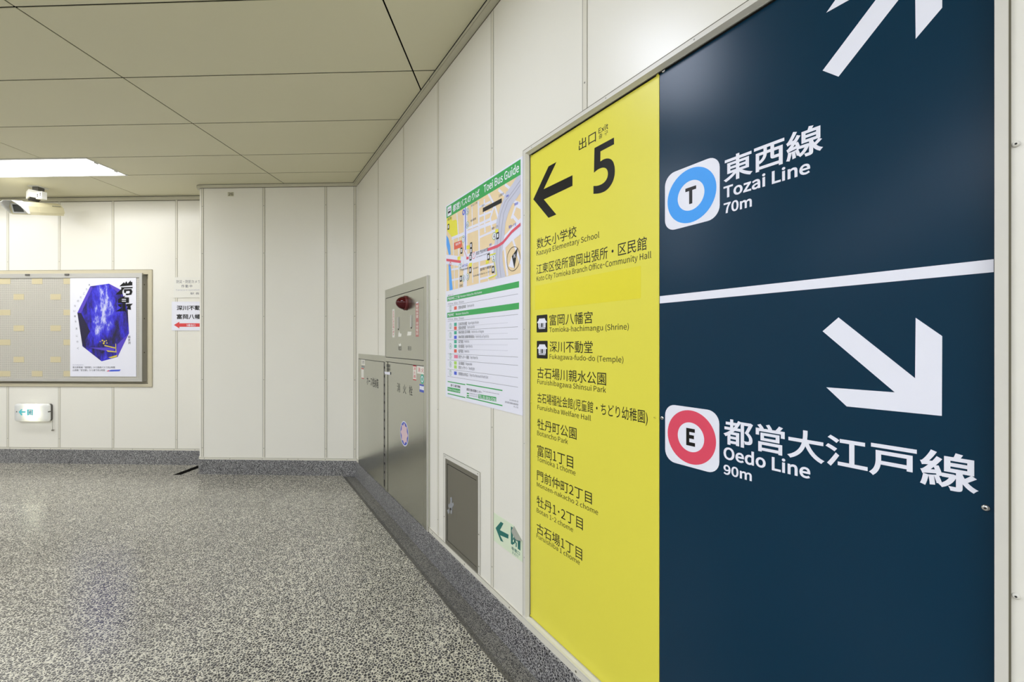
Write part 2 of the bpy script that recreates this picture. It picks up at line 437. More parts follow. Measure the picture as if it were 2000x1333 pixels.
# --- floor with a shallow gutter along the long wall
GUT, GDEP = 0.118, 0.012
fl = MB()
def ground(mb, pts, z, m):
    a = sum(pts[i][0] * pts[(i + 1) % len(pts)][1] - pts[(i + 1) % len(pts)][0] * pts[i][1] for i in range(len(pts)))
    if a < 0: pts = pts[::-1]
    mb.add([(x, -y, z) for x, y in pts], [tuple(range(len(pts)))], m)
SLX0, SLX1, SLY = -3.35, -3.278, 3.893
pe, pf = on_right(-0.038, GUT), on_right(R_END, GUT)
ground(fl, [(-9, -4.2), pf, pe, (pe[0], SLY), (-9, SLY)], 0, FLOOR)
ground(fl, [(-9, SLY), (SLX0, SLY), (SLX0, 4.4), (-9, 4.4)], 0, FLOOR)
ground(fl, [(SLX1, SLY), (pe[0], SLY), (pe[0] - .05, 4.0), (SLX1, 4.4)], 0, FLOOR)
floor = struct(fl, 'floor', GW)
sl = MB()                                      # dark slot beside the pier
ground(sl, [(SLX0, SLY), (SLX1, SLY), (SLX1, 4.4), (SLX0, 4.4)], -0.03, DARK)
for x in (SLX0, SLX1):
    sl.add([(x, -SLY, -0.03), (x, -4.4, -0.03), (x, -4.4, 0), (x, -SLY, 0)], [(0, 1, 2, 3)], DARK)
sl.add([(SLX0, -SLY, -0.03), (SLX1, -SLY, -0.03), (SLX1, -SLY, 0), (SLX0, -SLY, 0)], [(0, 1, 2, 3)], DARK)
part(sl, 'dark_slot', floor, 'narrow dark slot in the floor beside the pier')
gu = MB()
for (d0, z0, d1, z1, mm) in ((GUT, 0, GUT - 0.006, -0.001, STEELD), (GUT - 0.006, -0.001, GUT - 0.03, -GDEP, GUTTER), (GUT - 0.03, -GDEP, 0.0, -GDEP, GUTTER)):
    a, b, c, e = (RW.world(-0.1, d0, z0), RW.world(R_END, d0, z0), RW.world(R_END, d1, z1), RW.world(-0.1, d1, z1))
    gu.add([(p.x, -p.y, p.z) for p in (e, c, b, a)], [(0, 1, 2, 3)], mm)
part(gu, 'floor_gutter', floor, 'shallow darker terrazzo gutter along the foot of the long wall')

# --- ceiling of large panels with black joints, openings where the lamps sit
xs = [-2.289 + 1.657 * k for k in range(-5, 6)]
rows = []
for k in range(-3, 2):
    t = 3.307 + 2.35 * k
    rows += [(t, t + 0.358, True), (t + 0.358, t + 0.858, False), (t + 0.858, t + 1.363, False), (t + 1.363, t + 1.863, False), (t + 1.863, t + 2.35, False)]
G = 0.0042
ce = MB(); lamps = []
for y0, y1, lampy in rows:
    if y0 > 4.4 or y1 < -4.2: continue
    segs = [(xs[i] + G, xs[i + 1] - G) for i in range(len(xs) - 1)]
    if lampy:
        ends = (-6.07, -4.82, -3.57) if y0 > 3 else (-6.4, -4.5, -2.3, -0.56) if y0 > 0 else (-6.4, -4.5, -2.5, -0.6, 1.3) if y0 > -2 else (-4.5, -2.5, -0.6, 1.3, 3.0)  # nearer rows are unseen; extra lamps added there to lift the ambient light
        cuts = [(e - (0.72 if e == -0.56 else 1.25), e) for e in ends]  # unseen lamp by the sign cut short to tighten its reflection
        for c0, c1 in cuts: lamps.append((c0, c1, y0, y1))
        new = []
        for a, b in segs:
            pieces = [(a, b)]
            for c0, c1 in cuts:
                q = []
                for s, e in pieces:
                    if c1 <= s or c0 >= e: q.append((s, e))
                    else:
                        if c0 > s: q.append((s, c0))
                        if c1 < e: q.append((c1, e))
                pieces = q
            new += pieces
        segs = new
    for a, b in segs:
        ce.box(a, b, -(y1 - G), -(y0 + G), HC, HC + 0.003, CEIL)
ce.box(-10.6, 6.5, -4.5, 4.3, HC + 0.03, HC + 0.05, GAP)
ceiling = struct(ce, 'ceiling', GW)

# --- long wall: cream panels with cover strips, an opening for the sign and for the cabinets
SG_U0, SG_U1, SG_V0, SG_V1 = RW.uv(1027, 671)[0], RW.uv(1943, 671)[0], 0.165, 1.993
REC = 0.018                                    # the boards sit this far back
wr = MB()
T = 0.06
def wall_piece(mb, u0, u1, v0, v1, m=WALL): mb.box(u0, u1, -T, 0, v0, v1, m)
wall_piece(wr, -0.05, SG_U0, -0.03, HC)
wall_piece(wr, SG_U1, R_END, -0.03, HC)
wall_piece(wr, SG_U0, SG_U1, SG_V1, HC)
wall_piece(wr, SG_U0, SG_U1, -0.03, SG_V0)
wr.box(SG_U0, SG_U1, -T, -REC - 0.006, SG_V0, SG_V1, DARK)
wall_right = struct(wr, 'wall_right', RW)
def joint(parent, u, v0, v1, w=0.021, screws=True, seam=0.0008):
    mb = MB()
    mb.box(u - w / 2, u + w / 2, 0, 0.0018, v0, v1, STRIP)
    for s in (-1, 1):
        mb.rect(u + s * w / 2 - seam, v0, u + s * w / 2 + seam, v1, 0.002, SEAM if seam > .0007 else SOFT_SEAM)
    if screws:
        k = v0 + 0.09
        while k < v1:
            mb.disc(u, k, 0.0035, 0.0026, GREYFOIL, 8); mb.disc(u, k, 0.0015, 0.003, SEAM, 6); k += 0.62
    part(mb, 'joint_strip', parent, anchor=parent['_a'])
TOPV = HC - 0.03
for px in (739, 788.5, 856, 962, 1143):
    u = RW.uv(px, 671)[0]
    if px == 1143: joint(wall_right, u, 2.006, TOPV)
    elif px in (739, 788.5): joint(wall_right, u, 1.152 if px == 739 else 1.646, TOPV, 0.012, False, 0.0006)
    elif px == 962: joint(wall_right, u, 0.162, TOPV)
    else: joint(wall_right, u, 0.162, TOPV, 0.018, True, 0.0007)
for k in range(1, 8): joint(wall_right, 3.71 + 0.6 * k, 0.162 if k > 0 else 2.0, TOPV)
joint(wall_right, 3.71, 2.006, TOPV)

# --- the pier, its left corner rounded
PX0, PR = -3.151, 0.058
UC = -1.6005
def pier_outline(g=0.0, r=PR, n=8):
    """(x, y) from the far wall round the left corner to the meeting with the long wall."""
    P = [(PX0 - g, 4.3)]
    for i in range(n + 1):
        t = math.pi + math.pi / 2 * i / n
        P.append((PX0 + PR + (PR + g) * math.cos(t), 3.93 + PR + (PR + g) * math.sin(t)))
    P.append((UC + 0.02, 3.93 - g))
    return P
def extrude(mb, out, z0, z1, m, cap_m=None):
    n = len(out)
    for i in range(n - 1):
        (a, b), (c, e) = out[i], out[i + 1]
        mb.add([(a, -b, z0), (c, -e, z0), (c, -e, z1), (a, -b, z1)], [(0, 1, 2, 3)], m, True)
def ledge(mb, g0, g1, z, m):
    a, b = pier_outline(g0), pier_outline(g1)
    for i in range(len(a) - 1):
        mb.add([(a[i][0], -a[i][1], z), (b[i][0], -b[i][1], z), (b[i + 1][0], -b[i + 1][1], z), (a[i + 1][0], -a[i + 1][1], z)], [(0, 1, 2, 3)], m)
pi_ = MB(); extrude(pi_, pier_outline(), -0.03, HC, WALL)
wall_pier = struct(pi_, 'wall_pier', GW)
for px in (395.5, 515.3, 636.5, 693.2):
    u = PW.uv(px, 671)[0]
    mb = MB(); w = 0.021
    mb.box(u - w / 2, u + w / 2, -3.93, -3.9282, 0.165, TOPV, STRIP)
    for s in (-1, 1): mb.rect(u + s * w / 2 - 0.0012, 0.165, u + s * w / 2 + 0.0012, TOPV, -3.928, SEAM)
    for v in (0.25, 0.9, 1.5, 2.1, 2.55): mb.disc(u, v, 0.004, -3.9275, GREYFOIL, 8); mb.disc(u, v, 0.0017, -3.927, SEAM, 6)
    part(mb, 'joint_strip', wall_pier)

# --- far wall
NB = dict(u0=-6.6, u1=FW.uv(298, 640)[0], v0=0.795, v1=2.003)      # recess of the notice board
NI = dict(u0=-6.55, u1=FW.uv(290, 640)[0], v0=0.829, v1=1.955)
wf = MB()
wf.box(-9, NI['u0'], -0.12, 0, -0.03, HC, WALL); wf.box(NI['u1'], -1.2, -0.12, 0, -0.03, HC, WALL)
wf.box(NI['u0'], NI['u1'], -0.12, 0, NI['v1'], HC, WALL); wf.box(NI['u0'], NI['u1'], -0.12, 0, -0.03, NI['v0'], WALL)
wf.box(NI['u0'], NI['u1'], -0.12, -0.035, NI['v0'], NI['v1'], BEIGE_STEEL)
wall_far = struct(wf, 'wall_far', FW)
for u, hide in ((-7.66, 0), (-7.08, 0), (-6.5, 1), (-5.96, 1), (-5.41, 1), (-4.851, 1), (-4.275, 1), (-3.60, 0)):
    if hide: joint(wall_far, u, 0.165, NB['v0']); joint(wall_far, u, NB['v1'], TOPV)
    else: joint(wall_far, u, 0.165, TOPV)
fr = MB()
for a in ((NB['u0'], NB['u1'], NI['v1'], NB['v1']), (NB['u0'], NB['u1'], NB['v0'], NI['v0']),
          (NI['u1'], NB['u1'], NI['v0'], NI['v1']), (NB['u0'], NI['u0'], NI['v0'], NI['v1'])):
    fr.box(a[0], a[1], 0, 0.006, a[2], a[3], BEIGE_STEEL)
for s in (0, 1):
    fr.rect(NB['u0'] - .004, (NB['v0'], NB['v1'])[s] - .0015, NB['u1'] + .004, (NB['v0'], NB['v1'])[s] + .0015, 0.0065, SEAM)
fr.rect(NB['u1'] - .0015, NB['v0'], NB['u1'] + .0015, NB['v1'], 0.0065, SEAM)
e_ = 0.0
for (a, b) in (((NI['u1'], NI['v0']), (NI['u1'], NI['v1'])), ((NI['u1'], NI['v1']), (NI['u0'], NI['v1'])), ((NI['u0'], NI['v0']), (NI['u1'], NI['v0']))):
    fr.add([(a[0], 0.006, a[1]), (b[0], 0.006, b[1]), (b[0], -0.036, b[1]), (a[0], -0.036, a[1])], [(0, 1, 2, 3)], BEIGE_STEEL)
struct(fr, 'trim_1', FW)

# --- walls that close the hall behind the camera
wl = MB(); wl.box(-8.6, -8.5, -4.4, 4.2, -0.03, HC, WALL); struct(wl, 'wall_left', GW)
wb = MB(); wb.box(-8.5, 4.2, 3.7, 3.8, -0.03, HC, WALL); struct(wb, 'wall_rear', GW)

# --- baseboards of dark terrazzo with a cream strip on top
BB, ST = 0.137, 0.163
CAB_U0, CAB_M, CAB_U1 = 0.116, 0.941, 1.787
b1 = MB()
b1.box(-0.02, R_END, -0.02, 0.014, -GDEP, BB, BASE)
baseboard_right = struct(b1, 'baseboard_right', RW)
s1 = MB()
for u0, u1 in ((-0.01, CAB_U0), (CAB_U1, R_END)):
    s1.box(u0, u1, 0, 0.006, BB, ST, STRIP)
    s1.rect(u0, ST - 0.001, u1, ST + 0.0012, 0.0065, SEAM)
    k = u0 + 0.05
    while k < u1: s1.disc(k, BB + 0.013, 0.004, 0.0068, SEAM, 8); k += 0.41
part(s1, 'cover_strip', baseboard_right)
b2 = MB(); extrude(b2, pier_outline(0.010), -0.01, 0.140, BASE); ledge(b2, 0, 0.010, 0.140, BASE)
baseboard_pier = struct(b2, 'baseboard_pier', GW)
s2 = MB(); extrude(s2, pier_outline(0.006), 0.140, 0.160, STRIP); ledge(s2, 0, 0.006, 0.160, STRIP)
extrude(s2, pier_outline(0.0066), 0.1585, 0.1605, SEAM)
for px in (400, 450, 513, 563, 583, 636, 678): s2.disc(PW.uv(px, 897)[0], 0.150, 0.0035, -3.923, SEAM, 8)
part(s2, 'cover_strip', baseboard_pier)
b3 = MB(); b3.box(-8.5, PX0 + 0.02, -0.02, 0.012, -0.01, 0.145, BASE)
baseboard_far = struct(b3, 'baseboard_far', FW)
s3 = MB(); s3.box(-8.5, PX0 + 0.02, 0, 0.006, 0.145, 0.163, STRIP); s3.rect(-8.5, 0.162, PX0 + 0.02, 0.1645, 0.0065, SEAM)
for k in range(12): s3.disc(-5.6 + 0.22 * k, 0.154, 0.0035, 0.0068, SEAM, 8)
part(s3, 'cover_strip', baseboard_far)

# --- cornices
c1 = MB(); c1.box(0, R_END, 0, 0.034, HC - 0.022, HC, CORNICE)
c1.rect(0, HC - 0.0225, R_END, HC - 0.0205, 0.0345, SEAM)
c1.box(0, R_END, 0, 0.0012, HC - 0.026, HC - 0.022, SEAM)
c1.box(0, R_END, 0.0338, 0.037, HC - 0.0025, HC - 0.0003, GAP)
c1.rect(1.862, HC - 0.022, 1.866, HC, 0.0345, GAP)
struct(c1, 'trim_2', RW)
c2 = MB(); extrude(c2, pier_outline(0.022), HC - 0.026, HC, CORNICE)
a_, b_ = pier_outline(0), pier_outline(0.022)
for i in range(len(a_) - 1):
    c2.add([(a_[i][0], -a_[i][1], HC - 0.026), (a_[i + 1][0], -a_[i + 1][1], HC - 0.026), (b_[i + 1][0], -b_[i + 1][1], HC - 0.026), (b_[i][0], -b_[i][1], HC - 0.026)], [(0, 1, 2, 3)], CORNICE)
extrude(c2, pier_outline(0.0012), HC - 0.030, HC - 0.026, SEAM)
extrude(c2, pier_outline(0.0235), HC - 0.003, HC - 0.0003, GAP)
struct(c2, 'trim_3', GW)
c3 = MB(); c3.box(-8.5, PX0 + 0.02, 0, 0.03, HC - 0.035, HC, CORNICE); c3.box(-8.5, PX0 + 0.02, 0, 0.0012, HC - 0.04, HC - 0.035, SEAM)
c3.box(-8.5, PX0 + 0.02, 0.03, 0.033, HC - 0.004, HC - 0.0003, GAP)
struct(c3, 'trim_4', FW)

# ================================================================== CEILING LAMPS
for i, (x0, x1, y0, y1) in enumerate(lamps):
    seen = (y0 > 3 and x1 > -4)
    lab = ('lit white panel light recessed in the ceiling near the security camera' if seen
           else 'lit white panel light in the ceiling row past the left edge of the picture' if y0 > 3
           else 'unseen lit panel light in the ceiling, there to light the hall')
    o = thing('ceiling_light', lab, 'ceiling light', GW, (0.5 * (x0 + x1), -0.5 * (y0 + y1), HC), None if seen else 'ceiling lights past the left edge' if y0 > 3 else 'unseen ceiling lights')
    d = MB(); d.add([(x0 + .012, -y0 - .012, HC + .004), (x0 + .012, -y1 + .012, HC + .004), (x1 - .012, -y1 + .012, HC + .004), (x1 - .012, -y0 - .012, HC + .004)], [(0, 1, 2, 3)], LAMP if y0 > 3 else COOL)
    part(d, 'diffuser', o)
    f = MB()
    for (a, b, c, e) in ((x0, x1, y0, y0 + .012), (x0, x1, y1 - .012, y1), (x0, x0 + .012, y0 + .012, y1 - .012), (x1 - .012, x1, y0 + .012, y1 - .012)):
        f.box(a, b, -e, -c, HC - .006, HC + .012, CAMERA_WHITE)
    part(f, 'frame', o)
    if seen:
        for yy in (y0 + 0.09, y1 - 0.1):
            h = MB(); h.box(x1 - 0.024, x1 - 0.010, -yy - 0.018, -yy + 0.018, HC - 0.010, HC - 0.002, CAMERA_WHITE)
            part(h, 'latch', o)

# ================================================================== THE BIG SIGN
A = (SG_U0 + 0.5 * (SG_U1 - SG_U0), 0, SG_V0)
sf = thing('sign_frame', 'painted steel surround framing the yellow and navy sign boards', 'frame', RW, A)
L0 = SG_U0 - 0.014; L1 = SG_U1 + 0.014; LT = SG_V1 + 0.013
m = MB()
m.box(L0, L1, 0, 0.003, SG_V1, LT, LIP)
m.box(L0, SG_U0, 0, 0.003, SG_V0, SG_V1, LIP); m.box(SG_U1, L1, 0, 0.003, SG_V0, SG_V1, LIP)
m.box(L0, L1, 0, 0.007, ST, SG_V0 + 0.002, LIP)
for (a, b, c, e) in ((L0 - .0018, L1, LT, LT + .0022), (L0 - .0018, L0, SG_V0, LT), (L1, L1 + .0025, SG_V0, LT)):
    m.rect(a, c, b, e, 0.0032, SEAM)
for v in (0.4, 0.85, 1.3, 1.75): m.disc(SG_U0 - 0.007, v, 0.0022, 0.0034, GREYFOIL, 8)
for u in (2.81, 3.2, 3.5): m.disc(u, SG_V1 + 0.0065, 0.0022, 0.0034, GREYFOIL, 8)
part(m, 'lip', sf)
m = MB()
I_ = 0.007
ro = [(SG_U0, SG_V0), (SG_U1, SG_V0), (SG_U1, SG_V1), (SG_U0, SG_V1)]
ri = [(SG_U0 + I_, SG_V0 + .004), (SG_U1 - .002, SG_V0 + .004), (SG_U1 - .002, SG_V1 - I_), (SG_U0 + I_, SG_V1 - I_)]
for i in range(4):
    j = (i + 1) % 4
    m.add([(ro[i][0], .003, ro[i][1]), (ro[j][0], .003, ro[j][1]), (ri[j][0], -.011, ri[j][1]), (ri[i][0], -.011, ri[i][1])], [(3, 2, 1, 0)], LIP)
part(m, 'reveal', sf)

BD = -REC                                      # face of both boards
def bq(px, py): return RW.uv(px, py, BD)
def bbox(xl, yt, yb, xr):
    """Box on the board: left edge xl from yt down to yb, reaching right to xr."""
    u0, v1 = bq(xl, yt); _, v0 = bq(xl, yb); u1, _ = bq(xr, 671)
    return (u0, v0, u1, v1)
YU0, SEAMU, NU1 = bq(1036, 671)[0], bq(1288, 671)[0], bq(1941.5, 671)[0]
BV0, BV1 = SG_V0 + 0.003, 1.9835
yb = thing('exit_sign_board', 'tall yellow exit direction board with a left arrow, big 5 and place names', 'sign', RW, (YU0 + .3, BD, BV0))
m = MB(); m.box(YU0, SEAMU - 0.0012, BD - 0.004, BD, BV0, BV1, YELLOW); part(m, 'board', yb)
e1 = 0.0002
m = MB(); m.poly([bq(*p) for p in ((1041.7, 389.6), (1071.4, 325.2), (1086.9, 316.6), (1061.9, 369.8), (1118.2, 342.5), (1118.2, 363.2), (1062.3, 389.9), (1086.6, 419.3), (1071.4, 425.8))], BD + e1, BLACK)
part(m, 'arrow', yb, 'thick black arrow pointing left')
def smooth(pts, n=4):
    out = []
    for i in range(1, len(pts) - 2):
        a, b, c, e = pts[i - 1], pts[i], pts[i + 1], pts[i + 2]
        for k in range(n):
            t = k / n
            out.append(tuple(.5 * (2 * b[j] + (c[j] - a[j]) * t + (2 * a[j] - 5 * b[j] + 4 * c[j] - e[j]) * t * t + (3 * b[j] - a[j] - 3 * c[j] + e[j]) * t ** 3) for j in (0, 1)))
    return out
bowl = [(790, 580), (826, 555), (865, 530), (908, 520), (947, 530), (975, 565), (990, 630), (988, 705), (970, 775), (935, 838), (885, 887), (820, 914), (748, 921), (700, 921)]
hollow = [(720, 832), (749, 832), (795, 829), (842, 811), (882, 778), (906, 733), (912, 684), (901, 645), (876, 626), (840, 627), (798, 646), (754, 682), (720, 710)]
five = [(760, 402), (981, 283), (982, 359), (828, 440)] + smooth(bowl) + [(748, 921)] + smooth(hollow) + [(754, 682)]
m = MB(); m.poly([bq(1030 + x / 5.796, 220 + y / 5.796) for x, y in five], BD + e1, BLACK); part(m, 'exit_number', yb, 'large black 5')
m = MB(); m.text('出口', bbox(1130.6, 274, 295.4, 1163.9), BD + e1, BLACK, 0.002)
m.text('Exit', bbox(1169.1, 251.6, 261.4, 1187.9), BD + e1, BLACK, 0.003, True)
m.text('출 구', bbox(1169.4, 263.4, 272.6, 1187.4), BD + e1, BLACK); part(m, 'heading', yb)
ENTRIES = [
    ('数矢小学校', (1048.5, 466.8, 487.6, 1126.2), 'Kazuya Elementary School', (1048.1, 490.6, 499.9, 1170.4)),
    ('江東区役所富岡出張所・区民館', (1047.8, 517.2, 537.2, 1263.1), 'Koto City Tomioka Branch Office･Community Hall', (1048.1, 540.9, 550.0, 1272.0)),
    ('富岡八幡宮', (1073.2, 615.3, 636.7, 1157.3), 'Tomioka-hachimangu (Shrine)', (1072.9, 640.2, 649.3, 1228.2)),
    ('深川不動堂', (1073.5, 666.8, 688.6, 1157.6), 'Fukagawa-fudo-do (Temple)', (1073.5, 692.5, 701.3, 1217.7)),
    ('古石場川親水公園', (1049.3, 717.5, 738.6, 1183.9), 'Furuishibagawa Shinsui Park', (1049.8, 741.1, 749.9, 1183.6)),
    ('古石場福祉会館(児童館・ちどり幼稚園)', (1049.6, 767.0, 789.6, 1265.2), 'Furuishiba Welfare Hall', (1049.8, 791.3, 799.8, 1154.2)),
    ('牡丹町公園', (1049.6, 817.4, 838.3, 1126.1), 'Botancho Park', (1049.3, 841.4, 850.2, 1109.2)),
    ('富岡1丁目', (1049.3, 868.0, 890.3, 1119.5), 'Tomioka 1 chome', (1048.9, 891.6, 900.4, 1124.1)),
    ('門前仲町2丁目', (1048.9, 917.6, 938.2, 1156.0), 'Monzen-nakacho 2 chome', (1048.6, 942.0, 950.2, 1168.2)),
    ('牡丹1･2丁目', (1048.4, 967.3, 988.7, 1138.4), 'Botan 1･2 chome', (1048.3, 992.2, 1000.6, 1119.3)),
    ('古石場1丁目', (1048.3, 1020.0, 1041.0, 1137.1), 'Furuishiba 1 chome', (1048.0, 1042.0, 1050.2, 1132.4))]
for ja, b1_, en, b2_ in ENTRIES:
    m = MB(); m.text(ja, bbox(*b1_), BD + e1, BLACK, 0.0012); m.text(en, bbox(*b2_), BD + e1, BLACK, 0.0012, True)
    part(m, 'place_name', yb)
def icon(xl, yt, yb_, xr):
    u0, v0, u1, v1 = bbox(xl, yt, yb_, xr); P = lambda x, y: (u0 + x * (u1 - u0), v0 + y * (v1 - v0))
    m = MB(); m.poly(rrect(u0, v0, u1, v1, 0.0035), BD + e1, BLACK)
    m.poly([P(*q) for q in ((.03, .57), (.15, .53), (.85, .53), (.97, .57), (.82, .69), (.76, .80), (.24, .80), (.18, .69))], BD + 2 * e1, WHITE)
    for a, b in ((.17, .30), (.35, .43), (.57, .65), (.70, .83)): m.poly([P(a, .30), P(b, .30), P(b, .54), P(a, .54)], BD + 2 * e1, WHITE)
    m.poly([P(.17, .27), P(.83, .27), P(.83, .30), P(.17, .30)], BD + 2 * e1, WHITE)
    m.poly([P(.2, .20), P(.8, .20), P(.8, .235), P(.2, .235)], BD + 2 * e1, WHITE)
    part(m, 'temple_pictogram', yb, 'black pictogram with a white temple')
icon(1048.2, 616.5, 650.0, 1069.2); icon(1048.6, 666.2, 700.2, 1069.7)
u0, v0, u1, v1 = bbox(1045, 559, 606, 1251.7)
m = MB(); m.slab(rrect(u0, v0, u1, v1, 0.003), BD, BD + 0.0003, YELLOW2); part(m, 'cover_patch', yb, 'blank brighter yellow patch stuck over one entry')
for p in ((1284.2, 146.5), (1279, 815.5), (1037.8, 304.7), (1037, 786.5), (1036.2, 1203)):
    m = MB(); screw(m, *bq(*p), BD, 0.0038, YELLOW); part(m, 'screw', yb)

nb = thing('line_sign_board', 'large navy board with white diagonal arrows to the two subway lines', 'sign', RW, (SEAMU + .3, BD, BV0))
m = MB(); m.box(SEAMU + 0.0008, NU1, BD - 0.004, BD, BV0, BV1, NAVY); part(m, 'board', nb)
dv1, dv0 = bq(1288, 579)[1], bq(1288, 593.2)[1]
m = MB(); m.rect(SEAMU + 0.001, dv0, NU1 - 0.0003, dv1, BD + e1, WHITE); part(m, 'divider', nb, 'white dividing bar')
ARROW = [(1637.8, 620.4), (1787.3, 739.2), (1788.4, 621), (1840.3, 656.9), (1839.6, 812.9), (1653.8, 794.4), (1614, 757), (1747.7, 766.8), (1606.7, 647.4)]
low = [bq(*p) for p in ARROW]
m = MB(); m.poly(low, BD + e1, WHITE); part(m, 'arrow', nb, 'white arrow pointing down to the right')
sumv = (bq(1606.7, 647.4)[1] + bq(1608, 137.4)[1] + bq(1637.8, 620.4)[1] + bq(1638.6, 149.6)[1] + bq(1788.4, 621)[1] + bq(1786, 77.6)[1] + bq(1840.3, 656.9)[1] + bq(1837.6, 16)[1]) / 4
m = MB(); m.poly([(u, sumv - v) for u, v in low], BD + e1, WHITE); part(m, 'arrow', nb, 'white arrow pointing up to the right')
def line_mark(xl, yt, yb_, xr, ringm, letter, what):
    u0, v0, u1, v1 = bbox(xl, yt, yb_, xr); w = u1 - u0; uc, vc = (u0 + u1) / 2, (v0 + v1) / 2
    m = MB(); m.poly(rrect(u0, v0, u1, v1, w * 0.2), BD + e1, WHITE)
    o = part(m, 'line_symbol', nb, what)
    m = MB(); m.ring(uc, vc, w * 0.245, w * 0.447, BD + 2 * e1, ringm); part(m, 'ring', o)
    hw, hh = (w * 0.099, w * 0.138) if letter == 'T' else (w * 0.082, w * 0.145)
    m = MB(); m.text(letter, (uc - hw, vc - hh, uc + hw, vc + hh), BD + 2 * e1, BLACK, 0.016); part(m, 'letter', o)
line_mark(1298.9, 343.0, 453.6, 1405.8, CYAN, 'T', 'white square with a sky blue ring and letter T')
line_mark(1299.2, 789.0, 899.5, 1405.0, RED, 'E', 'white square with a rose red ring and letter E')
for ja, b1_, en, b2_, dist, b3_ in (
        ('東西線', (1413.5, 309.5, 358.5, 1607.7), 'Tozai Line', (1413.2, 366.3, 387.4, 1582.4), '70m', (1413.5, 398.6, 417.4, 1468.5)),
        ('都営大江戸線', (1413.2, 816.5, 868.0, 1911.4), 'Oedo Line', (1413.2, 873.6, 895.6, 1582.8), '90m', (1413.2, 907.8, 925.4, 1468.4))):
    m = MB(); m.text(ja, bbox(*b1_), BD + e1, WHITE, 0.0066); part(m, 'line_name', nb)
    m = MB(); m.text(en, bbox(*b2_), BD + e1, WHITE, 0.0095, True); part(m, 'line_name', nb)
    m = MB(); m.text(dist, bbox(*b3_), BD + e1, WHITE, 0.0095, True); part(m, 'distance', nb)
for p in ((1296.2, 138.6), (1293.5, 817), (1925, 992.5)):
    m = MB(); screw(m, *bq(*p), BD, 0.0052); part(m, 'screw', nb)
for p in ((1985, 282), (1985, 1165)):
    m = MB(); screw(m, *RW.uv(*p), 0.0005, 0.0045, LIP); part(m, 'panel_screw', wall_right)

# ================================================================== BUS GUIDE POSTER
PD = 0.0022
def pq(px, py): return RW.uv(px, py, PD)
c6 = lambda x, y: pq(840 + x / 4.76, 300 + y / 4.76)
c7 = lambda x, y: pq(840 + x / 4.936, 560 + y / 4.936)
def box6(xl, yt, yb_, xr): a = c6(xl, yt); return (a[0], c6(xl, yb_)[1], c6(xr, yt)[0], a[1])
def box7(xl, yt, yb_, xr): a = c7(xl, yt); return (a[0], c7(xl, yb_)[1], c7(xr, yt)[0], a[1])
PU0, PV1 = pq(870.4, 403); PV0 = pq(870.4, 774.7)[1]; PU1 = pq(1021.2, 671)[0]
bg = thing('bus_guide_poster', 'white bus guide poster with a green header and street map', 'poster', RW, (PU0 + .36, 0, PV0))
m = MB(); m.box(PU0, PU1, 0.0002, PD, PV0, PV1, PAPER); part(m, 'sheet', bg)
d1, d2, d3, d4 = PD + .0002, PD + .0004, PD + .0008, PD + .0011
# header
HU0, HU1 = c6(153, 600)[0], c6(842, 100)[0]; HV1, HV0 = c6(842, 52)[1], c6(842, 198)[1]
m = MB(); m.rect(HU0, HV0, HU1, HV1, d1, GREEN)
hh = HV1 - HV0
m.poly(rrect(HU0 + .012, HV0 + hh * .1, HU0 + .012 + hh * .8, HV1 - hh * .1, .004), d2, PAPER)
bu, bv = HU0 + .012 + hh * .4, (HV0 + HV1) / 2
m.poly(rrect(bu - hh * .28, bv - hh * .16, bu + hh * .28, bv + hh * .16, .004), d3, INK)
m.rect(bu - hh * .24, bv - hh * .02, bu + hh * .24, bv + hh * .11, d4, PAPER)
for s in (-.16, .16): m.disc(bu + hh * s, bv - hh * .17, hh * .06, d4, INK, 14)
m.text('都営バスのりば', (c6(212, 0)[0], HV0 + hh * .2, c6(460, 0)[0], HV1 - hh * .2), d2, PAPER, 0.006)
m.text('Toei Bus Guide', (c6(500, 0)[0], HV0 + hh * .27, c6(828, 0)[0], HV1 - hh * .2), d2, PAPER, 0.006, True)
part(m, 'header', bg, 'green header band with white lettering')
# map
MV1, MV0 = HV0, c6(842, 1112)[1]
def inmap(pts): return [(min(max(u, HU0), HU1), min(max(v, MV0), MV1)) for u, v in pts]
def clip(poly):
    for ax, lim, sg in ((0, HU0, 1), (0, HU1, -1), (1, MV0, 1), (1, MV1, -1)):
        out = []
        for i in range(len(poly)):
            p, q = poly[i], poly[(i + 1) % len(poly)]
            ip, iq = sg * (p[ax] - lim) >= 0, sg * (q[ax] - lim) >= 0
            if ip: out.append(p)
            if ip != iq:
                t = (lim - p[ax]) / (q[ax] - p[ax]); out.append((p[0] + (q[0] - p[0]) * t, p[1] + (q[1] - p[1]) * t))
        poly = out
        if len(poly) < 3: return None
    return poly
m = MB(); m.rect(HU0, MV0, HU1, MV1, d1, TAN)
def mpoly(pts, d, mm):
    c = clip([c6(*p) for p in pts])
    if c: m.poly(c, d, mm)
def mroad(pts, w, d, mm):
    q = [c6(*p) for p in pts]
    for i in range(len(q) - 1):
        (a, b), (c, e) = q[i], q[i + 1]
        L = math.hypot(c - a, e - b) or 1e-6; ex, ey = (c - a) / L * w / 2, (e - b) / L * w / 2
        k = clip([(a - ex * .5 + ey, b - ey * .5 - ex), (c + ex * .5 + ey, e + ey * .5 - ex), (c + ex * .5 - ey, e + ey * .5 + ex), (a - ex * .5 - ey, b - ey * .5 + ex)])
        if k: m.poly(k, d + i * 1e-6, mm)
mpoly([(155, 600), (205, 585), (205, 625), (240, 615), (262, 640), (262, 750), (205, 780), (160, 720)], d2, MAPY)
k_ = 0.0
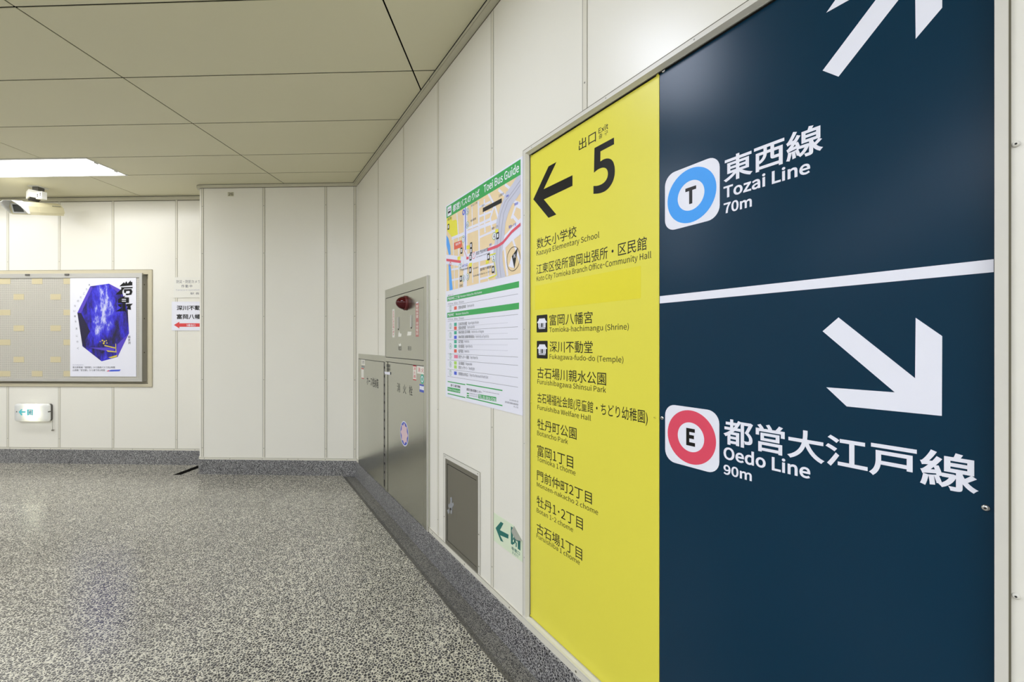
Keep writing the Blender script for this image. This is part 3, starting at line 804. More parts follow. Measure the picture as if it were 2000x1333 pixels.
for pts, w in (([(250, 560), (265, 780), (268, 1270)], .010), ([(215, 790), (232, 1260)], .008), ([(330, 480), (330, 900), (325, 1260)], .040), ([(390, 480), (395, 700)], .008),
               ([(450, 450), (455, 700), (460, 1200)], .014), ([(505, 430), (508, 640), (512, 730)], .012), ([(540, 370), (600, 480), (640, 620)], .012), ([(600, 480), (560, 600), (580, 720)], .012),
               ([(205, 790), (330, 740), (640, 620)], .016), ([(345, 700), (450, 660), (560, 610)], .012), ([(450, 590), (570, 540)], .010), ([(455, 500), (560, 450)], .010),
               ([(640, 340), (740, 430), (842, 470)], .012), ([(700, 290), (760, 340)], .012), ([(760, 600), (800, 480), (842, 500)], .014), ([(770, 580), (820, 640)], .014),
               ([(460, 780), (640, 700)], .010), ([(153, 985), (300, 1005)], .050), ([(330, 990), (540, 930), (660, 860), (842, 665)], .052),
               ([(690, 860), (720, 1130)], .014), ([(770, 800), (842, 1020)], .012), ([(700, 850), (842, 740)], .010), ([(455, 1060), (620, 1020)], .010), ([(460, 1170), (620, 1130)], .010),
               ([(200, 1080), (330, 1060)], .010), ([(200, 1180), (330, 1150)], .010), ([(540, 960), (545, 1180)], .008), ([(395, 1020), (398, 1200)], .008)):
    k_ += 1.2e-5; mroad(pts, w, d2 + k_, ROAD)
mroad([(880, 200), (800, 330), (730, 430), (690, 530), (660, 640), (648, 780), (632, 900), (632, 1000), (642, 1080), (662, 1180)], .075, d3, MOTOR)
for o_ in (-14, 14): mroad([(862 + o_, 240), (790 + o_, 345), (712 + o_, 450), (672 + o_, 560), (655 + o_, 680), (640 + o_, 850), (632 + o_, 1000), (646 + o_, 1150)], .004, d3 + .0002, PALE_INK)
mpoly([(153, 760), (172, 790), (188, 860), (193, 940), (175, 945), (160, 880), (153, 850)], d3, RIVER)
mpoly([(172, 1030), (190, 1030), (212, 1275), (182, 1280)], d3, RIVER)
mroad([(330, 505), (330, 895)], .007, d3, MAPB)
mroad([(540, 895), (630, 862), (680, 828), (760, 730), (838, 662)], .013, d4, MAPR)
mroad([(153, 990), (285, 1008)], .013, d4, MAPR); mroad([(342, 974), (358, 972)], .013, d4, MAPR)
mpoly([(225, 832), (295, 808), (295, 872), (225, 896)], d4, MAPO)
mroad([(295, 840), (345, 970)], .003, d3 + .0003, MAPO)
mroad([(600, 1010), (620, 1130), (545, 1160)], .006, d4, MAPY); mroad([(545, 950), (610, 930)], .006, d4, MAPY)
for p in ((355, 872), (270, 975), (378, 1035), (533, 1010), (622, 720)): mpoly([(p[0] - 14, p[1] - 14), (p[0] + 14, p[1] - 20), (p[0] + 14, p[1] + 14), (p[0] - 14, p[1] + 20)], d4, MAPY)
part(m, 'street_map', bg, 'tan street map with pale roads, a blue river and a grey motorway')
m = MB(); mroad([(497, 525), (662, 440)], .019, d4, INK)
m.text('0m', box6(484, 480, 500, 508), d4, GREY_INK); m.text('100m', box6(640, 385, 408, 688), d4, GREY_INK)
part(m, 'scale_bar', bg, 'black scale bar')
for tx, b in (('都営 門前仲町駅', (430, 915, 948, 542)), ('Toei Monzen-nakacho Sta.', (430, 960, 972, 562)), ('富岡一丁目', (575, 690, 712, 632)), ('深川二丁目', (380, 480, 500, 440)),
              ('黒江橋', (165, 605, 630, 198)), ('深川消防署', (378, 620, 640, 428)), ('富岡八幡宮', (466, 1070, 1095, 570)), ('古石場文化センター', (400, 1135, 1150, 575)),
              ('門前仲町', (285, 1080, 1098, 362)), ('江東区', (272, 1222, 1245, 305)), ('永代通り', (402, 1065, 1080, 450))):
    m = MB(); m.text(tx, box6(*b), d4, GREY_INK, .002); part(m, 'map_name', bg)
for tx, b in (('のりば', (300, 1035, 1062, 350)), ('富岡一丁目', (733, 672, 700, 800)), ('清澄通り', (552, 842, 862, 576)), ('葛西橋通り', (708, 392, 412, 735)), ('首都高速', (785, 465, 490, 820))):
    m = MB(); m.text(tx, box6(*b), d4 + .0001, MAPB, .002); part(m, 'map_name', bg, 'blue lettering')
m = MB(); m.text('現在地', box6(238, 838, 862, 285), d4 + .0002, PAPER, .004); part(m, 'map_name', bg, 'white lettering on an orange box')
for x, y, n_ in ((348, 540, '5'), (348, 665, '6'), (312, 795, '7'), (598, 768, '4'), (593, 972, '1'), (283, 1048, '2'), (350, 1148, '3'), (312, 1160, '8')):
    u, v = c6(x, y); r = .0165; m = MB()
    m.disc(u, v, r, d4 + .0002, PAPER, 24); m.ring(u, v, r * .88, r, d4 + .0003, GREEN, 24)
    m.text(n_, (u - r * .38, v - r * .6, u + r * .38, v + r * .6), d4 + .0003, INK, .004); part(m, 'stop_number', bg, 'stop number in a white circle')
for x, y in ((383, 857), (383, 905), (378, 968), (172, 683), (630, 765), (293, 905), (545, 962), (588, 1080), (375, 1085), (288, 1165)):
    u, v = c6(x, y); m = MB(); m.poly(rrect(u - .011, v - .015, u + .011, v + .015, .002), d4 + .0002, INK)
    m.poly(rrect(u - .006, v - .008, u + .006, v + .009, .002), d4 + .0003, PAPER); part(m, 'map_pictogram', bg, 'small black pictogram')
u, v = c6(408, 948); m = MB(); m.disc(u, v, .017, d4 + .0002, PAPER, 24); m.ring(u, v, .0145, .017, d4 + .0003, MAPR, 24); m.text('T', (u - .005, v - .008, u + .005, v + .008), d4 + .0003, INK); part(m, 'station_mark', bg, 'red ring')
for (x, y), r0, r1, mm, la in (((190, 1028), .007, .011, MAPR, 'red ring'), ((314, 548), .008, .014, MAPB, 'blue ring')):
    u, v = c6(x, y); m = MB(); m.ring(u, v, r0, r1, d4 + .0003, mm, 22); part(m, 'station_mark', bg, la)
u, v = c6(775, 980); m = MB(); m.ring(u, v, .048, .050, d4 + .0002, INK, 40)
m.poly([(u - .010, v + .012), (u + .034, v + .040), (u + .008, v - .040)], d4 + .0002, INK); m.poly([(u - .010, v + .012), (u + .008, v - .040), (u - .036, v - .026)], d4 + .0002, PAPER)
m.text('N', (u + .004, v + .002, u + .016, v + .018), d4 + .0003, PAPER, .004)
part(m, 'north_arrow', bg, 'black and white north arrow in a circle')
# line lists
m = MB()
GU0, GU1 = c7(165, 0)[0], c7(858, 0)[0]
for (va, vb, ja, jx, en, ex) in ((c7(858, -52)[1], c7(858, 8)[1], '門前仲町二丁目', (172, 283), 'Monzen-Nakacho-Nichome', (292, 500)),
                                 (c7(858, 155)[1], c7(858, 218)[1], '門前仲町', (172, 230), 'Monzen-Nakacho', (248, 372))):
    m.rect(GU0, vb, GU1, va, d1, GREEN); h = va - vb
    m.text(ja, (c7(jx[0], 0)[0], vb + h * .2, c7(jx[1], 0)[0], va - h * .2), d2, PAPER, .004)
    m.text(en, (c7(ex[0], 0)[0], vb + h * .3, c7(ex[1], 0)[0], va - h * .3), d2, PAPER, .002, True)
part(m, 'stop_heading', bg, 'green bands naming the two bus stops')
m = MB()
def hline(y, xa=170, xb=848, mm=GREY_INK, w=.0012):
    v = c7(170, y)[1]; m.rect(c7(xa, 0)[0], v - w / 2, c7(xb, 0)[0], v + w / 2, d1, mm)
ROWS = [(208, MAPO, '豊海水産埠頭', 345, 'Toyomi-suisan-futo', 425), (365, TEAL, '日本科学未来館', 355, 'Nippon Kagaku Miraikan', 470), (402, MAPO, '豊海水産埠頭', 345, 'Toyomi-suisan-futo', 430),
        (446, TEAL, '錦糸町駅前 (深川車庫)', 388, 'Kinshicho Sta. via Fukagawa', 518), (490, MAPB, '錦糸町駅前 (東陽町駅前経由)', 428, 'Kinshicho Sta. via Toyocho Sta.', 568), (532, TEAL, '森下駅前', 320, 'Morishita Sta.', 378),
        (576, TEAL, '東大島駅前', 330, 'Higashi-Ojima Sta.', 410), (622, MAPO, '亀戸駅前', 320, 'Kameido Sta.', 378), (676, PINK, '東京テレポート駅前', 375, 'Tokyo Teleport Sta.', 462),
        (737, LIME, '深川車庫前', 330, 'Fukagawa-shako', 405), (776, LIME, '東京ビッグサイト', 360, 'Tokyo Big Sight', 430), (836, MAPB, '東京駅丸の内北口', 367, 'Tokyo Sta. Marunouchi North Exit', 560)]
for y, mm, ja, x1, en, x2 in ROWS:
    v = c7(245, y)[1]; u = c7(232, 0)[0]
    m.poly(rrect(u, v - .0085, c7(268 if mm is PINK else 257, 0)[0], v + .0085, .002), d1, mm)
    m.text(ja, (c7(275, 0)[0], v - .0085, c7(x1, 0)[0], v + .0085), d1, INK, .002)
    m.text(en, (c7(x1 + 12, 0)[0], v - .005, c7(x2, 0)[0], v + .007), d1, GREY_INK, .001, True)
for y in (190, 338, 428, 515, 648, 708, 797, 866): hline(y)
for y in (393, 472, 560, 603): hline(y, 275, 750, PALE_INK, .0008)
vl = c7(170, 190)[1]
for y in (175, 325):
    for tx, xa, xb in (('のりば Bus stop', 172, 222), ('系統 Route', 232, 266), ('行先 Destination', 276, 326)):
        v = c7(200, y - 8)[1]; m.text(tx, (c7(xa, 0)[0], v - .006, c7(xb, 0)[0], v + .006), d1, GREY_INK)
m.text('都営バス', box7(172, 82, 95, 225), d1, GREY_INK)
for y, n_ in ((215, '1'), (382, '2'), (468, '3'), (575, '4'), (672, '5'), (750, '6'), (832, '7')):
    u, v = c7(197, y); m.ring(u, v, .0135, .0155, d1, GREEN, 24); m.text(n_, (u - .005, v - .009, u + .005, v + .009), d1, INK, .002)
for tx, b in (('2024年4月1日', (765, 1085, 1102, 850)), ('東京都交通局自動車部', (723, 1104, 1122, 850)), ('R 1-02', (808, 1150, 1166, 850))):
    m.text(tx, box7(*b), d1, GREY_INK, .002)
part(m, 'route_list', bg, 'ruled list of bus routes with coloured number boxes')
m = MB()
for xa, xb, y in ((170, 340, 916), (170, 340, 1032), (350, 698, 942), (350, 698, 1068)):
    v = c7(xa, y)[1]; m.rect(c7(xa, 0)[0], v - .0025, c7(xb, 0)[0], v + .0025, d1, GREEN)
m.text('都バス運行情報', box7(200, 940, 964, 292), d1, INK, .006)
m.poly([c7(168, 968), c7(290, 990), c7(290, 1030), c7(168, 1005)], d1, GREEN)
m.text('https://tobus.jp', box7(172, 976, 1000, 286), d2, PAPER, .003)
m.text('都営交通お客様センター', box7(352, 978, 1004, 500), d1, INK, .006); m.text('Toei Transportation Customer Center', box7(510, 1003, 1016, 668), d1, GREY_INK, .002)
m.poly([c7(465, 1038), c7(638, 1067), c7(638, 1112), c7(465, 1078)], d1, GREEN); m.text('TEL.03-3816-5700', box7(470, 1044, 1074, 634), d2, PAPER, .006)
for y in (1024, 1046): m.poly([c7(354, y), c7(376, y + 3), c7(376, y + 15), c7(354, y + 12)], d1, GREEN)
m.text('年中無休 9:00~20:00', box7(380, 1022, 1036, 458), d1, GREY_INK); m.text('Open every day 9:00-20:00', box7(380, 1042, 1055, 458), d1, GREY_INK)
part(m, 'contact_box', bg, 'green ruled contact lines with the telephone number')

# ================================================================== STAINLESS FIRE CABINETS
c4 = lambda x, y, d=0.0: RW.uv(660 + x / 5.5545, 520 + y / 5.5545, d)
c5 = lambda x, y, d=0.0: RW.uv(660 + x / 5.127, 700 + y / 5.127, d)
CD = 0.014                                     # how far the steel stands out
HT, HB = 1.644, 0.14
ha = thing('fire_hydrant_cabinet', 'tall stainless steel hydrant cabinet with a red alarm lamp', 'cabinet', RW, (0.5 * (CAB_M + CAB_U1), 0, HB))
m = MB(); m.box(CAB_M, CAB_U1, 0, CD - 0.004, HB, HT, STEEL)
m.box(CAB_U1 - 0.062, CAB_U1 - .014, CD - 0.004, CD, HB, HT, STEEL); m.box(CAB_U1 - .014, CAB_U1, CD - .004, CD + .003, HB, HT, FRAME_AL); m.box(CAB_M, CAB_M + 0.016, CD - 0.004, CD, HB, HT, STEEL)
m.box(CAB_M + .016, CAB_U1 - .062, CD - .004, CD, HT - 0.062, HT, STEEL)
part(m, 'housing', ha)
VU, VM1, VM0 = HT - 0.066, c4(545, 967, CD)[1], c4(548, 1013, CD)[1]
VM1 = 1.142; VM0 = 1.108
m = MB(); m.box(CAB_M + .016, CAB_U1 - .062, CD - .004, CD, VM0 + .002, VM1 - .002, STEEL); part(m, 'crossbar', ha)
m = MB(); m.box(CAB_M + .019, CAB_U1 - .065, CD - .004, CD - .0005, VM1 + .002, VU, STEEL); updoor = part(m, 'alarm_panel', ha)
m = MB(); m.box(CAB_M + .070, CAB_U1 - .065, CD - .004, CD - .0005, HB + 0.004, VM0 - .002, STEEL)
m.box(CAB_M + .019, CAB_M + .066, CD - .004, CD + .003, HB + 0.004, VM0 - .002, STEEL); lodoor = part(m, 'door', ha)
for a, b in ((VU, VU + .004), (VM1 - .002, VM1 + .002), (VM0 - .002, VM0 + .002)):
    m = MB(); m.rect(CAB_M + .02, a, CAB_U1 - .064, b, CD + .0003, GAP); part(m, 'door_gap', ha)
# red lamp
lu, lv = c4(735, 402, CD)
m = MB(); m.lathe(lu, lv, [(.048, CD), (.049, CD + .010), (.045, CD + .014)], LAMP_RIM, 32); lamp = part(m, 'alarm_lamp', ha, 'dark red dome alarm lamp')
m = MB(); m.lathe(lu, lv, [(.044, CD + .012), (.042, CD + .024), (.037, CD + .038), (.029, CD + .051), (.019, CD + .060), (.009, CD + .065), (.003, CD + .066)], LAMP_RED, 32); part(m, 'lens', lamp)
e2 = CD - .0003
def sticker(name, outline, mm, label=None, parent=ha, d=e2):
    m = MB(); m.poly(outline, d, mm); return part(m, name, parent, label)
def vtext(m, body, u0, v0, u1, v1, d, mm, bold=.002):
    n = len(body); h = (v1 - v0) / n
    for i, ch in enumerate(body):
        if ch != ' ': m.text(ch, (u0, v1 - (i + .92) * h, u1, v1 - (i + .08) * h), d, mm, bold)
def rq(a, b, q, d=CD):
    (u0, v1), (u1, _) = q(a[0], a[1], d), q(b[0], a[1], d); v0 = q(a[0], b[1], d)[1]; return u0, v0, u1, v1
def plate(q, a, b, mm, name, label, parent=ha, text=None, tm=None, vertical=False, bold=.003):
    u0, v0, u1, v1 = rq(a, b, q)
    m = MB(); m.rect(u0, v0, u1, v1, e2, mm)
    if text:
        if vertical: vtext(m, text, u0 + (u1 - u0) * .15, v0 + .01, u1 - (u1 - u0) * .15, v1 - .01, e2 + .0002, tm, bold)
        else: m.text(text, (u0 + (u1 - u0) * .12, v0 + (v1 - v0) * .2, u1 - (u1 - u0) * .12, v1 - (v1 - v0) * .2), e2 + .0002, tm, bold)
    return part(m, name, parent, label)
plate(c4, (590, 470), (614, 775), OLDPAPER, 'label_strip', 'white upright label strip', text='火災のときは強く押す', tm=REDINK, vertical=True)
plate(c4, (843, 405), (876, 768), REDSTRIP, 'label_strip', 'red upright label strip', text='警報装置 非常電話', tm=OLDPAPER, vertical=True)
u0, v0, u1, v1 = rq((848, 392), (870, 408), c4); m = MB(); m.rect(u0, v0, u1, v1, e2, PAPER); part(m, 'label_tab', ha)
for a, b in (((651, 555), (660, 680)), ((791, 533), (801, 664))):
    m = MB(); u0, v0, u1, v1 = rq(a, b, c4); m.box(u0, u1, CD, CD + .006, v0, v1, FRAME_AL); m.disc((u0 + u1) / 2, v0 - .004, .006, CD + .001, DARK, 10); part(m, 'slide_bar', ha)
for pts in (((655, 735), (665, 700), (672, 730), (690, 735), (686, 765), (655, 768)), ((757, 712), (796, 714), (793, 752), (750, 755)), ((655, 840), (668, 850), (680, 835), (686, 860), (668, 872))):
    sticker('tape_scrap', [c4(x, y, CD) for x, y in pts], OLDPAPER)
for tx, a, b in (('電話', (655, 870), (690, 915)), ('表示', (757, 868), (796, 918))):
    u0, v0, u1, v1 = rq(a, b, c4); m = MB(); m.text(tx, (u0, v0, u1, v1), e2, GREY_PLASTIC, .004); part(m, 'lettering', ha)
for ch, a, b in (('消', (592, 245), (622, 335)), ('火', (652, 260), (682, 352)), ('栓', (713, 272), (746, 370))):
    u0, v0, u1, v1 = rq(a, b, c5); m = MB(); m.text(ch, (u0, v0, u1, v1), e2, INK, .001); part(m, 'lettering', ha)
plate(c5, (752, 68), (784, 215), OLDPAPER, 'label_strip', 'white strip with red ends', text='消火器', tm=REDINK, vertical=True)
for a, b in (((752, 66), (784, 82)), ((752, 208), (784, 218))):
    u0, v0, u1, v1 = rq(a, b, c5); m = MB(); m.rect(u0, v0, u1, v1, e2 + .00015, REDINK); part(m, 'label_end', ha)
plate(c5, (792, 74), (868, 152), OLDPAPER, 'inspection_card', 'white card with dark red characters', text='消 火', tm=REDINK)
plate(c5, (800, 50), (858, 68), PAPER, 'label_strip', 'blank white label strip')
u, v = c5(843, 210, CD); m = MB(); m.disc(u, v, .030, e2, TEAL, 24); m.ring(u, v, .012, .019, e2 + .00015, PAPER, 20); part(m, 'round_sticker', ha, 'round green sticker')
plate(c5, (816, 258), (868, 336), BLUESTK, 'blue_sticker', 'blue sticker with a white field')
u0, v0, u1, v1 = rq((818, 275), (866, 312), c5); m = MB(); m.rect(u0, v0, u1, v1, e2 + .00015, PAPER); m.text('点検済', (u0 + .008, v0 + .012, u1 - .008, v1 - .01), e2 + .0003, INK, .003); part(m, 'sticker_field', ha)
u, v = c5(664, 757, CD); m = MB(); rr = 0.083
m.disc(u, v, rr, e2, PAPER, 40); m.disc(u, v, rr * .93, e2 + .0001, BLUESTK, 40)
m.poly([(u + rr * (.88 if i % 2 == 0 else .66) * math.sin(math.pi * i / 8), v + rr * (.88 if i % 2 == 0 else .66) * math.cos(math.pi * i / 8)) for i in range(16)], e2 + .0002, STARPINK)
part(m, 'star_badge', ha, 'round blue sticker with a pale pink star')

hv = 1.150
hc = thing('hose_cabinet', 'lower stainless steel hose cabinet nearest the corner, with a slotted edge', 'cabinet', RW, (0.5 * (CAB_U0 + CAB_M), 0, HB))
HU = CAB_M - .002
SL0, SL1 = c5(458, 300, CD)[0], c5(476, 300, CD)[0]
m = MB(); m.box(CAB_U0, HU, 0, CD - .005, HB, hv, STEEL); m.box(CAB_U0, HU, CD - .005, CD, hv - .045, hv, STEEL); m.box(CAB_U0, CAB_U0 + .006, CD - .005, CD, HB, hv - .045, STEEL)
m.box(SL1, HU, CD - .005, CD, HB, hv - .045, STEEL)
part(m, 'housing', hc)
m = MB(); m.box(CAB_U0 + .009, SL0, CD - .005, CD - .0005, HB + .004, hv - .049, STEEL); part(m, 'door', hc)
m = MB(); m.rect(CAB_U0 + .008, hv - .049, SL0, hv - .045, CD + .0003, GAP); part(m, 'door_gap', hc)
m = MB(); m.rect(SL0, HB + .02, SL1, hv - .047, CD - .002, DARK)
v = HB + .06
while v < hv - .08:
    m.box(SL0 + .004, SL1 - .004, CD - .002, CD - .0016, v, v + .012, GAP); m.rect(SL0 + .002, v + .012, SL1 - .002, v + .058, CD - .0013, GREY_PLASTIC); v += .066
part(m, 'vent_slot', hc, 'dark upright slot with a row of holes')
m = MB(); u0, v0, u1, v1 = rq((288, 178), (405, 268), c5); m.text('ホース格納箱', (u0, v0, u1, v1), e2, INK, .001); part(m, 'lettering', hc)
for a, b, mm, nm, tx in (((233, 10), (270, 66), OLDPAPER, 'label_card', '注意'), ((236, 74), (266, 92), RESIDUE, 'tape_scrap', None), ((234, 104), (258, 198), OLDPAPER, 'label_strip', None)):
    plate(c5, a, b, mm, nm, None, hc, tx, GREY_PLASTIC)
for a, b in (((234, 99), (258, 108)), ((236, 195), (260, 203))):
    u0, v0, u1, v1 = rq(a, b, c5); m = MB(); m.rect(u0, v0, u1, v1, e2 + .00015, REDINK); part(m, 'label_end', hc)
m = MB(); u0, v0, u1, v1 = rq((490, 58), (520, 92), c5); m.text('開扉', (u0, v0, u1, v1), CD + .0032, INK, .004); u0, v0, u1, v1 = rq((488, 95), (520, 126), c5); m.text('注意', (u0, v0, u1, v1), CD + .0032, INK, .004)
part(m, 'lettering', ha)
m = MB(); m.poly([c5(x, y, CD + .004) for x, y in ((466, 135), (495, 138), (522, 140), (522, 168), (470, 160))], CD + .004, PAPER); part(m, 'tape_scrap', ha)

# ================================================================== ACCESS HATCH
c8 = lambda x, y, d=0.0: RW.uv(840 + x / 4.76, 860 + y / 4.76, d)
TU0, TU1 = c8(130, 0)[0], c8(468, 0)[0]; TV1 = 0.642
DU0, DU1, DV1, DV0 = c8(150, 0)[0], c8(451, 0)[0], 0.6215, ST + .002
ah = thing('access_hatch', 'low grey steel access hatch in the wall above the baseboard', 'hatch', RW, ((TU0 + TU1) / 2, 0, ST))
m = MB()
for a in ((TU0, TU1, DV1, TV1), (TU0, DU0, ST, DV1), (DU1, TU1, ST, DV1)): m.box(a[0], a[1], 0, .003, a[2], a[3], LIP)
for a in ((TU0 - .001, TU1 + .001, TV1, TV1 + .002), (TU0 - .002, TU0, ST, TV1), (TU1, TU1 + .002, ST, TV1)): m.rect(a[0], a[2], a[1], a[3], .0033, SEAM)
for u, v in ((TU0 + .02, TV1 - .01), (TU1 - .02, TV1 - .01), (TU0 + .01, .3), (TU1 - .01, .35), (TU1 - .01, .2)): m.disc(u, v, .0035, .0035, SEAM, 8)
part(m, 'trim', ah, 'cream trim around the hatch')
m = MB(); i_ = .022
for a in ((DU0, DU1, DV1 - i_, DV1), (DU0, DU1, DV0, DV0 + i_), (DU0, DU0 + i_, DV0 + i_, DV1 - i_), (DU1 - .012, DU1, DV0 + i_, DV1 - i_)): m.box(a[0], a[1], 0, .005, a[2], a[3], STEELD)
part(m, 'frame', ah)
m = MB(); m.box(DU0 + i_ + .002, DU1 - .014, 0, .0035, DV0 + i_ + .002, DV1 - i_ - .002, STEELD); part(m, 'door', ah)
m = MB(); m.rect(DU0 + i_, DV1 - i_ - .003, DU1 - .012, DV1 - i_, .0054, GAP); m.rect(DU0 + i_, DV0 + i_, DU0 + i_ + .002, DV1 - i_, .0052, GAP); part(m, 'door_gap', ah)
m = MB(); rz = random.Random(3)
for pts in (((192, 535), (208, 528), (212, 560), (206, 600), (213, 640), (210, 688), (195, 680), (199, 640), (190, 610), (197, 570)), ((174, 598), (196, 588), (224, 580), (228, 606), (214, 628), (196, 634), (178, 622)), ((163, 650), (182, 640), (190, 655), (184, 684), (172, 678))): m.poly([c8(*p) for p in pts], .0042 + rz.random() * .0003, RESIDUE)
part(m, 'tape_residue', ah, 'pale torn tape residue on the hatch door')
m = MB(); u, v = c8(200, 640); m.lathe(u, v, [(.006, .0045), (.005, .007), (.002, .0072)], DARK, 12); part(m, 'lock', ah)

# ================================================================== GLOW EXIT STICKER
ES = .0012
xq = lambda x, y: RW.uv(840 + x / 4.76, 860 + y / 4.76, ES)
EU0, EV1 = xq(592, 675); EV0 = xq(592, 935)[1]; EU1 = xq(858, 0)[0]
es = thing('exit_sticker', 'pale green exit sticker with an arrow and a peeling corner, low on the wall', 'sticker', RW, ((EU0 + EU1) / 2, 0, EV0))
cu, cv = xq(782, 800)[0], 0
pk = xq(855, 938)[1]
m = MB(); m.slab([(EU0, EV0), (EU1, EV0), (EU1, pk), (cu, EV1), (EU0, EV1)], .0002, ES, GLOW_PAPER); part(m, 'sheet', es)
m = MB(); m.poly([xq(*p) for p in ((610, 818), (658, 760), (683, 776), (650, 838), (730, 880), (728, 918), (652, 886), (683, 950), (657, 937))], ES + .0005, DGREEN); part(m, 'arrow', es, 'dark green arrow pointing left')
m = MB()
gu0, gv1 = xq(752, 803); gv0 = xq(752, 965)[1]; gu1 = xq(840, 0)[0]; gw, gh = gu1 - gu0, gv1 - gv0
G_ = lambda x, y: (gu0 + x * gw, gv0 + y * gh)
def runner(m, P, w, h, d, pale, dark):
    m.poly([P(.24, .0), P(.80, .0), P(.80, .92), P(.24, .92)], d + .0002, pale)
    m.disc(*P(.55, .76), h * .075, d + .0004, dark, 16)
    m.stroke([P(.52, .66), P(.46, .40)], w * .17, d + .0004, dark)
    m.stroke([P(.54, .62), P(.70, .52), P(.76, .58)], w * .08, d + .0004, dark)
    m.stroke([P(.50, .62), P(.36, .58), P(.30, .44)], w * .08, d + .0004, dark)
    m.stroke([P(.47, .40), P(.64, .30), P(.62, .08)], w * .10, d + .0004, dark)
    m.stroke([P(.45, .40), P(.38, .22), P(.24, .14)], w * .10, d + .0004, dark)
pc = [(gu0, gv0), (gu1, gv0), (gu1, min(gv1, EV1 - (gu1 - cu) / (EU1 - cu) * (EV1 - pk) - .002)), (cu - .002, gv1), (gu0, gv1)]
m.poly(pc, ES + .0004, DGREEN)
runner(m, lambda x, y: (gu0 + x * gw * .92, gv0 + y * gh * .80), gw, gh, ES + .0004, GLOW_PAPER, DGREEN)
part(m, 'running_man_pictogram', es, 'dark green doorway with a running figure')
m = MB(); u1 = xq(835, 0)[0]
a = xq(757, 985); m.text('非常口', (a[0], xq(757, 1018)[1], u1, a[1]), ES + .0005, DGREEN, .003)
a = xq(768, 1035); m.text('E X I T', (a[0], xq(768, 1056)[1], xq(822, 0)[0], a[1]), ES + .0005, DGREEN, .003)
part(m, 'lettering', es)
m = MB()                                       # the corner curls forward and down
N_ = 6
tip = (cu + (EU1 - cu) * .18, pk + (EV1 - pk) * .05)
for i in range(N_):
    t0, t1 = i / N_, (i + 1) / N_
    rows_ = []
    for t in (t0, t1):
        bend = .016 * math.sin(math.pi * t) * (1 - .3 * t) + .006 * t
        p0 = (cu + (tip[0] - cu) * t, ES + bend, EV1 + (tip[1] - EV1) * t); p1 = (EU1 + (tip[0] - EU1) * t, ES + bend, pk + (tip[1] - pk) * t)
        rows_.append((p0, p1))
    m.add([rows_[0][0], rows_[0][1], rows_[1][1], rows_[1][0]], [(3, 2, 1, 0)], GREYFOIL, True)
part(m, 'peeled_corner', es, 'grey peeled back corner')

# ================================================================== NUMBER PLATE ON THE PIER
a = PW.uv(445, 375.6); b = PW.uv(456.6, 383.6)
m = MB(); m.box(a[0], b[0], 0.0002, .0015, b[1], a[1], PLATE); m.text('26', (a[0] + .006, b[1] + .007, b[0] - .006, a[1] - .007), .002, INK, .003)
solo(m, 'number_plate', 'small ivory plate numbered 26 high on the pier', 'number plate', PW, ((a[0] + b[0]) / 2, 0, b[1]))

# ================================================================== NOTICE BOARD ON THE FAR WALL
BU1 = FW.uv(279, 640, .012)[0]; BU0 = -6.5; BV_0, BV_1 = FW.uv(200, 745.5, .012)[1], FW.uv(200, 534.3, .012)[1]
nbd = thing('notice_board', 'wide perforated notice board with beige patches, set in the far wall', 'notice board', FW, ((BU0 + BU1) / 2, 0, BV_0))
BF = .022
m = MB(); m.box(BU0, BU1 - .03, -.033, BF - .008, BV_0 + .03, BV_1 - .045, PEG); part(m, 'perforated_panel', nbd)
m = MB()
m.box(BU0, BU1, -.033, BF, BV_1 - .045, BV_1, FRAME_AL); m.box(BU0, BU1, -.033, BF, BV_0, BV_0 + .03, FRAME_AL); m.box(BU1 - .03, BU1, -.033, BF, BV_0 + .03, BV_1 - .045, FRAME_AL)
for v in (1.15, 1.5, 1.85): m.add([(BU1 + .0004, -.01, v - .006), (BU1 + .0004, 0, v - .006), (BU1 + .0004, 0, v + .006), (BU1 + .0004, -.01, v + .006)], [(0, 1, 2, 3)], SEAM)
part(m, 'frame', nbd, 'grey aluminium frame of the notice board')
for px in (54, 131):
    u = FW.uv(px, 537, BF)[0]; m = MB(); m.box(u - .022, u + .022, BF, BF + .006, BV_1 - .022, BV_1 - .004, GREY_PLASTIC); part(m, 'hanger_clip', nbd)
n2 = lambda x, y: FW.uv(x / 3.92, 520 + y / 3.92, BF - .008)
patch_bm = None
cols_a, cols_b = ((-160, -75), (0, 80), (245, 325), (487, 537)), ((-95, -15), (105, 184), (387, 466))
for cols, rws in ((cols_a, ((95, 138), (335, 377), (563, 606), (804, 846))), (cols_b, ((215, 258), (455, 498), (695, 738)))):
    for ci, (xa, xb) in enumerate(cols):
        for (ya, yb_) in rws:
            if cols is cols_a and xa == 245 and ya in (335, 563): continue
            u0, v1 = n2(xa, ya); u1, v0 = n2(xb, yb_)
            m = MB(); m.box(u0, u1, BF - .008, BF - .0065, v0, v1, TAPE_BEIGE); part(m, 'patch', nbd)

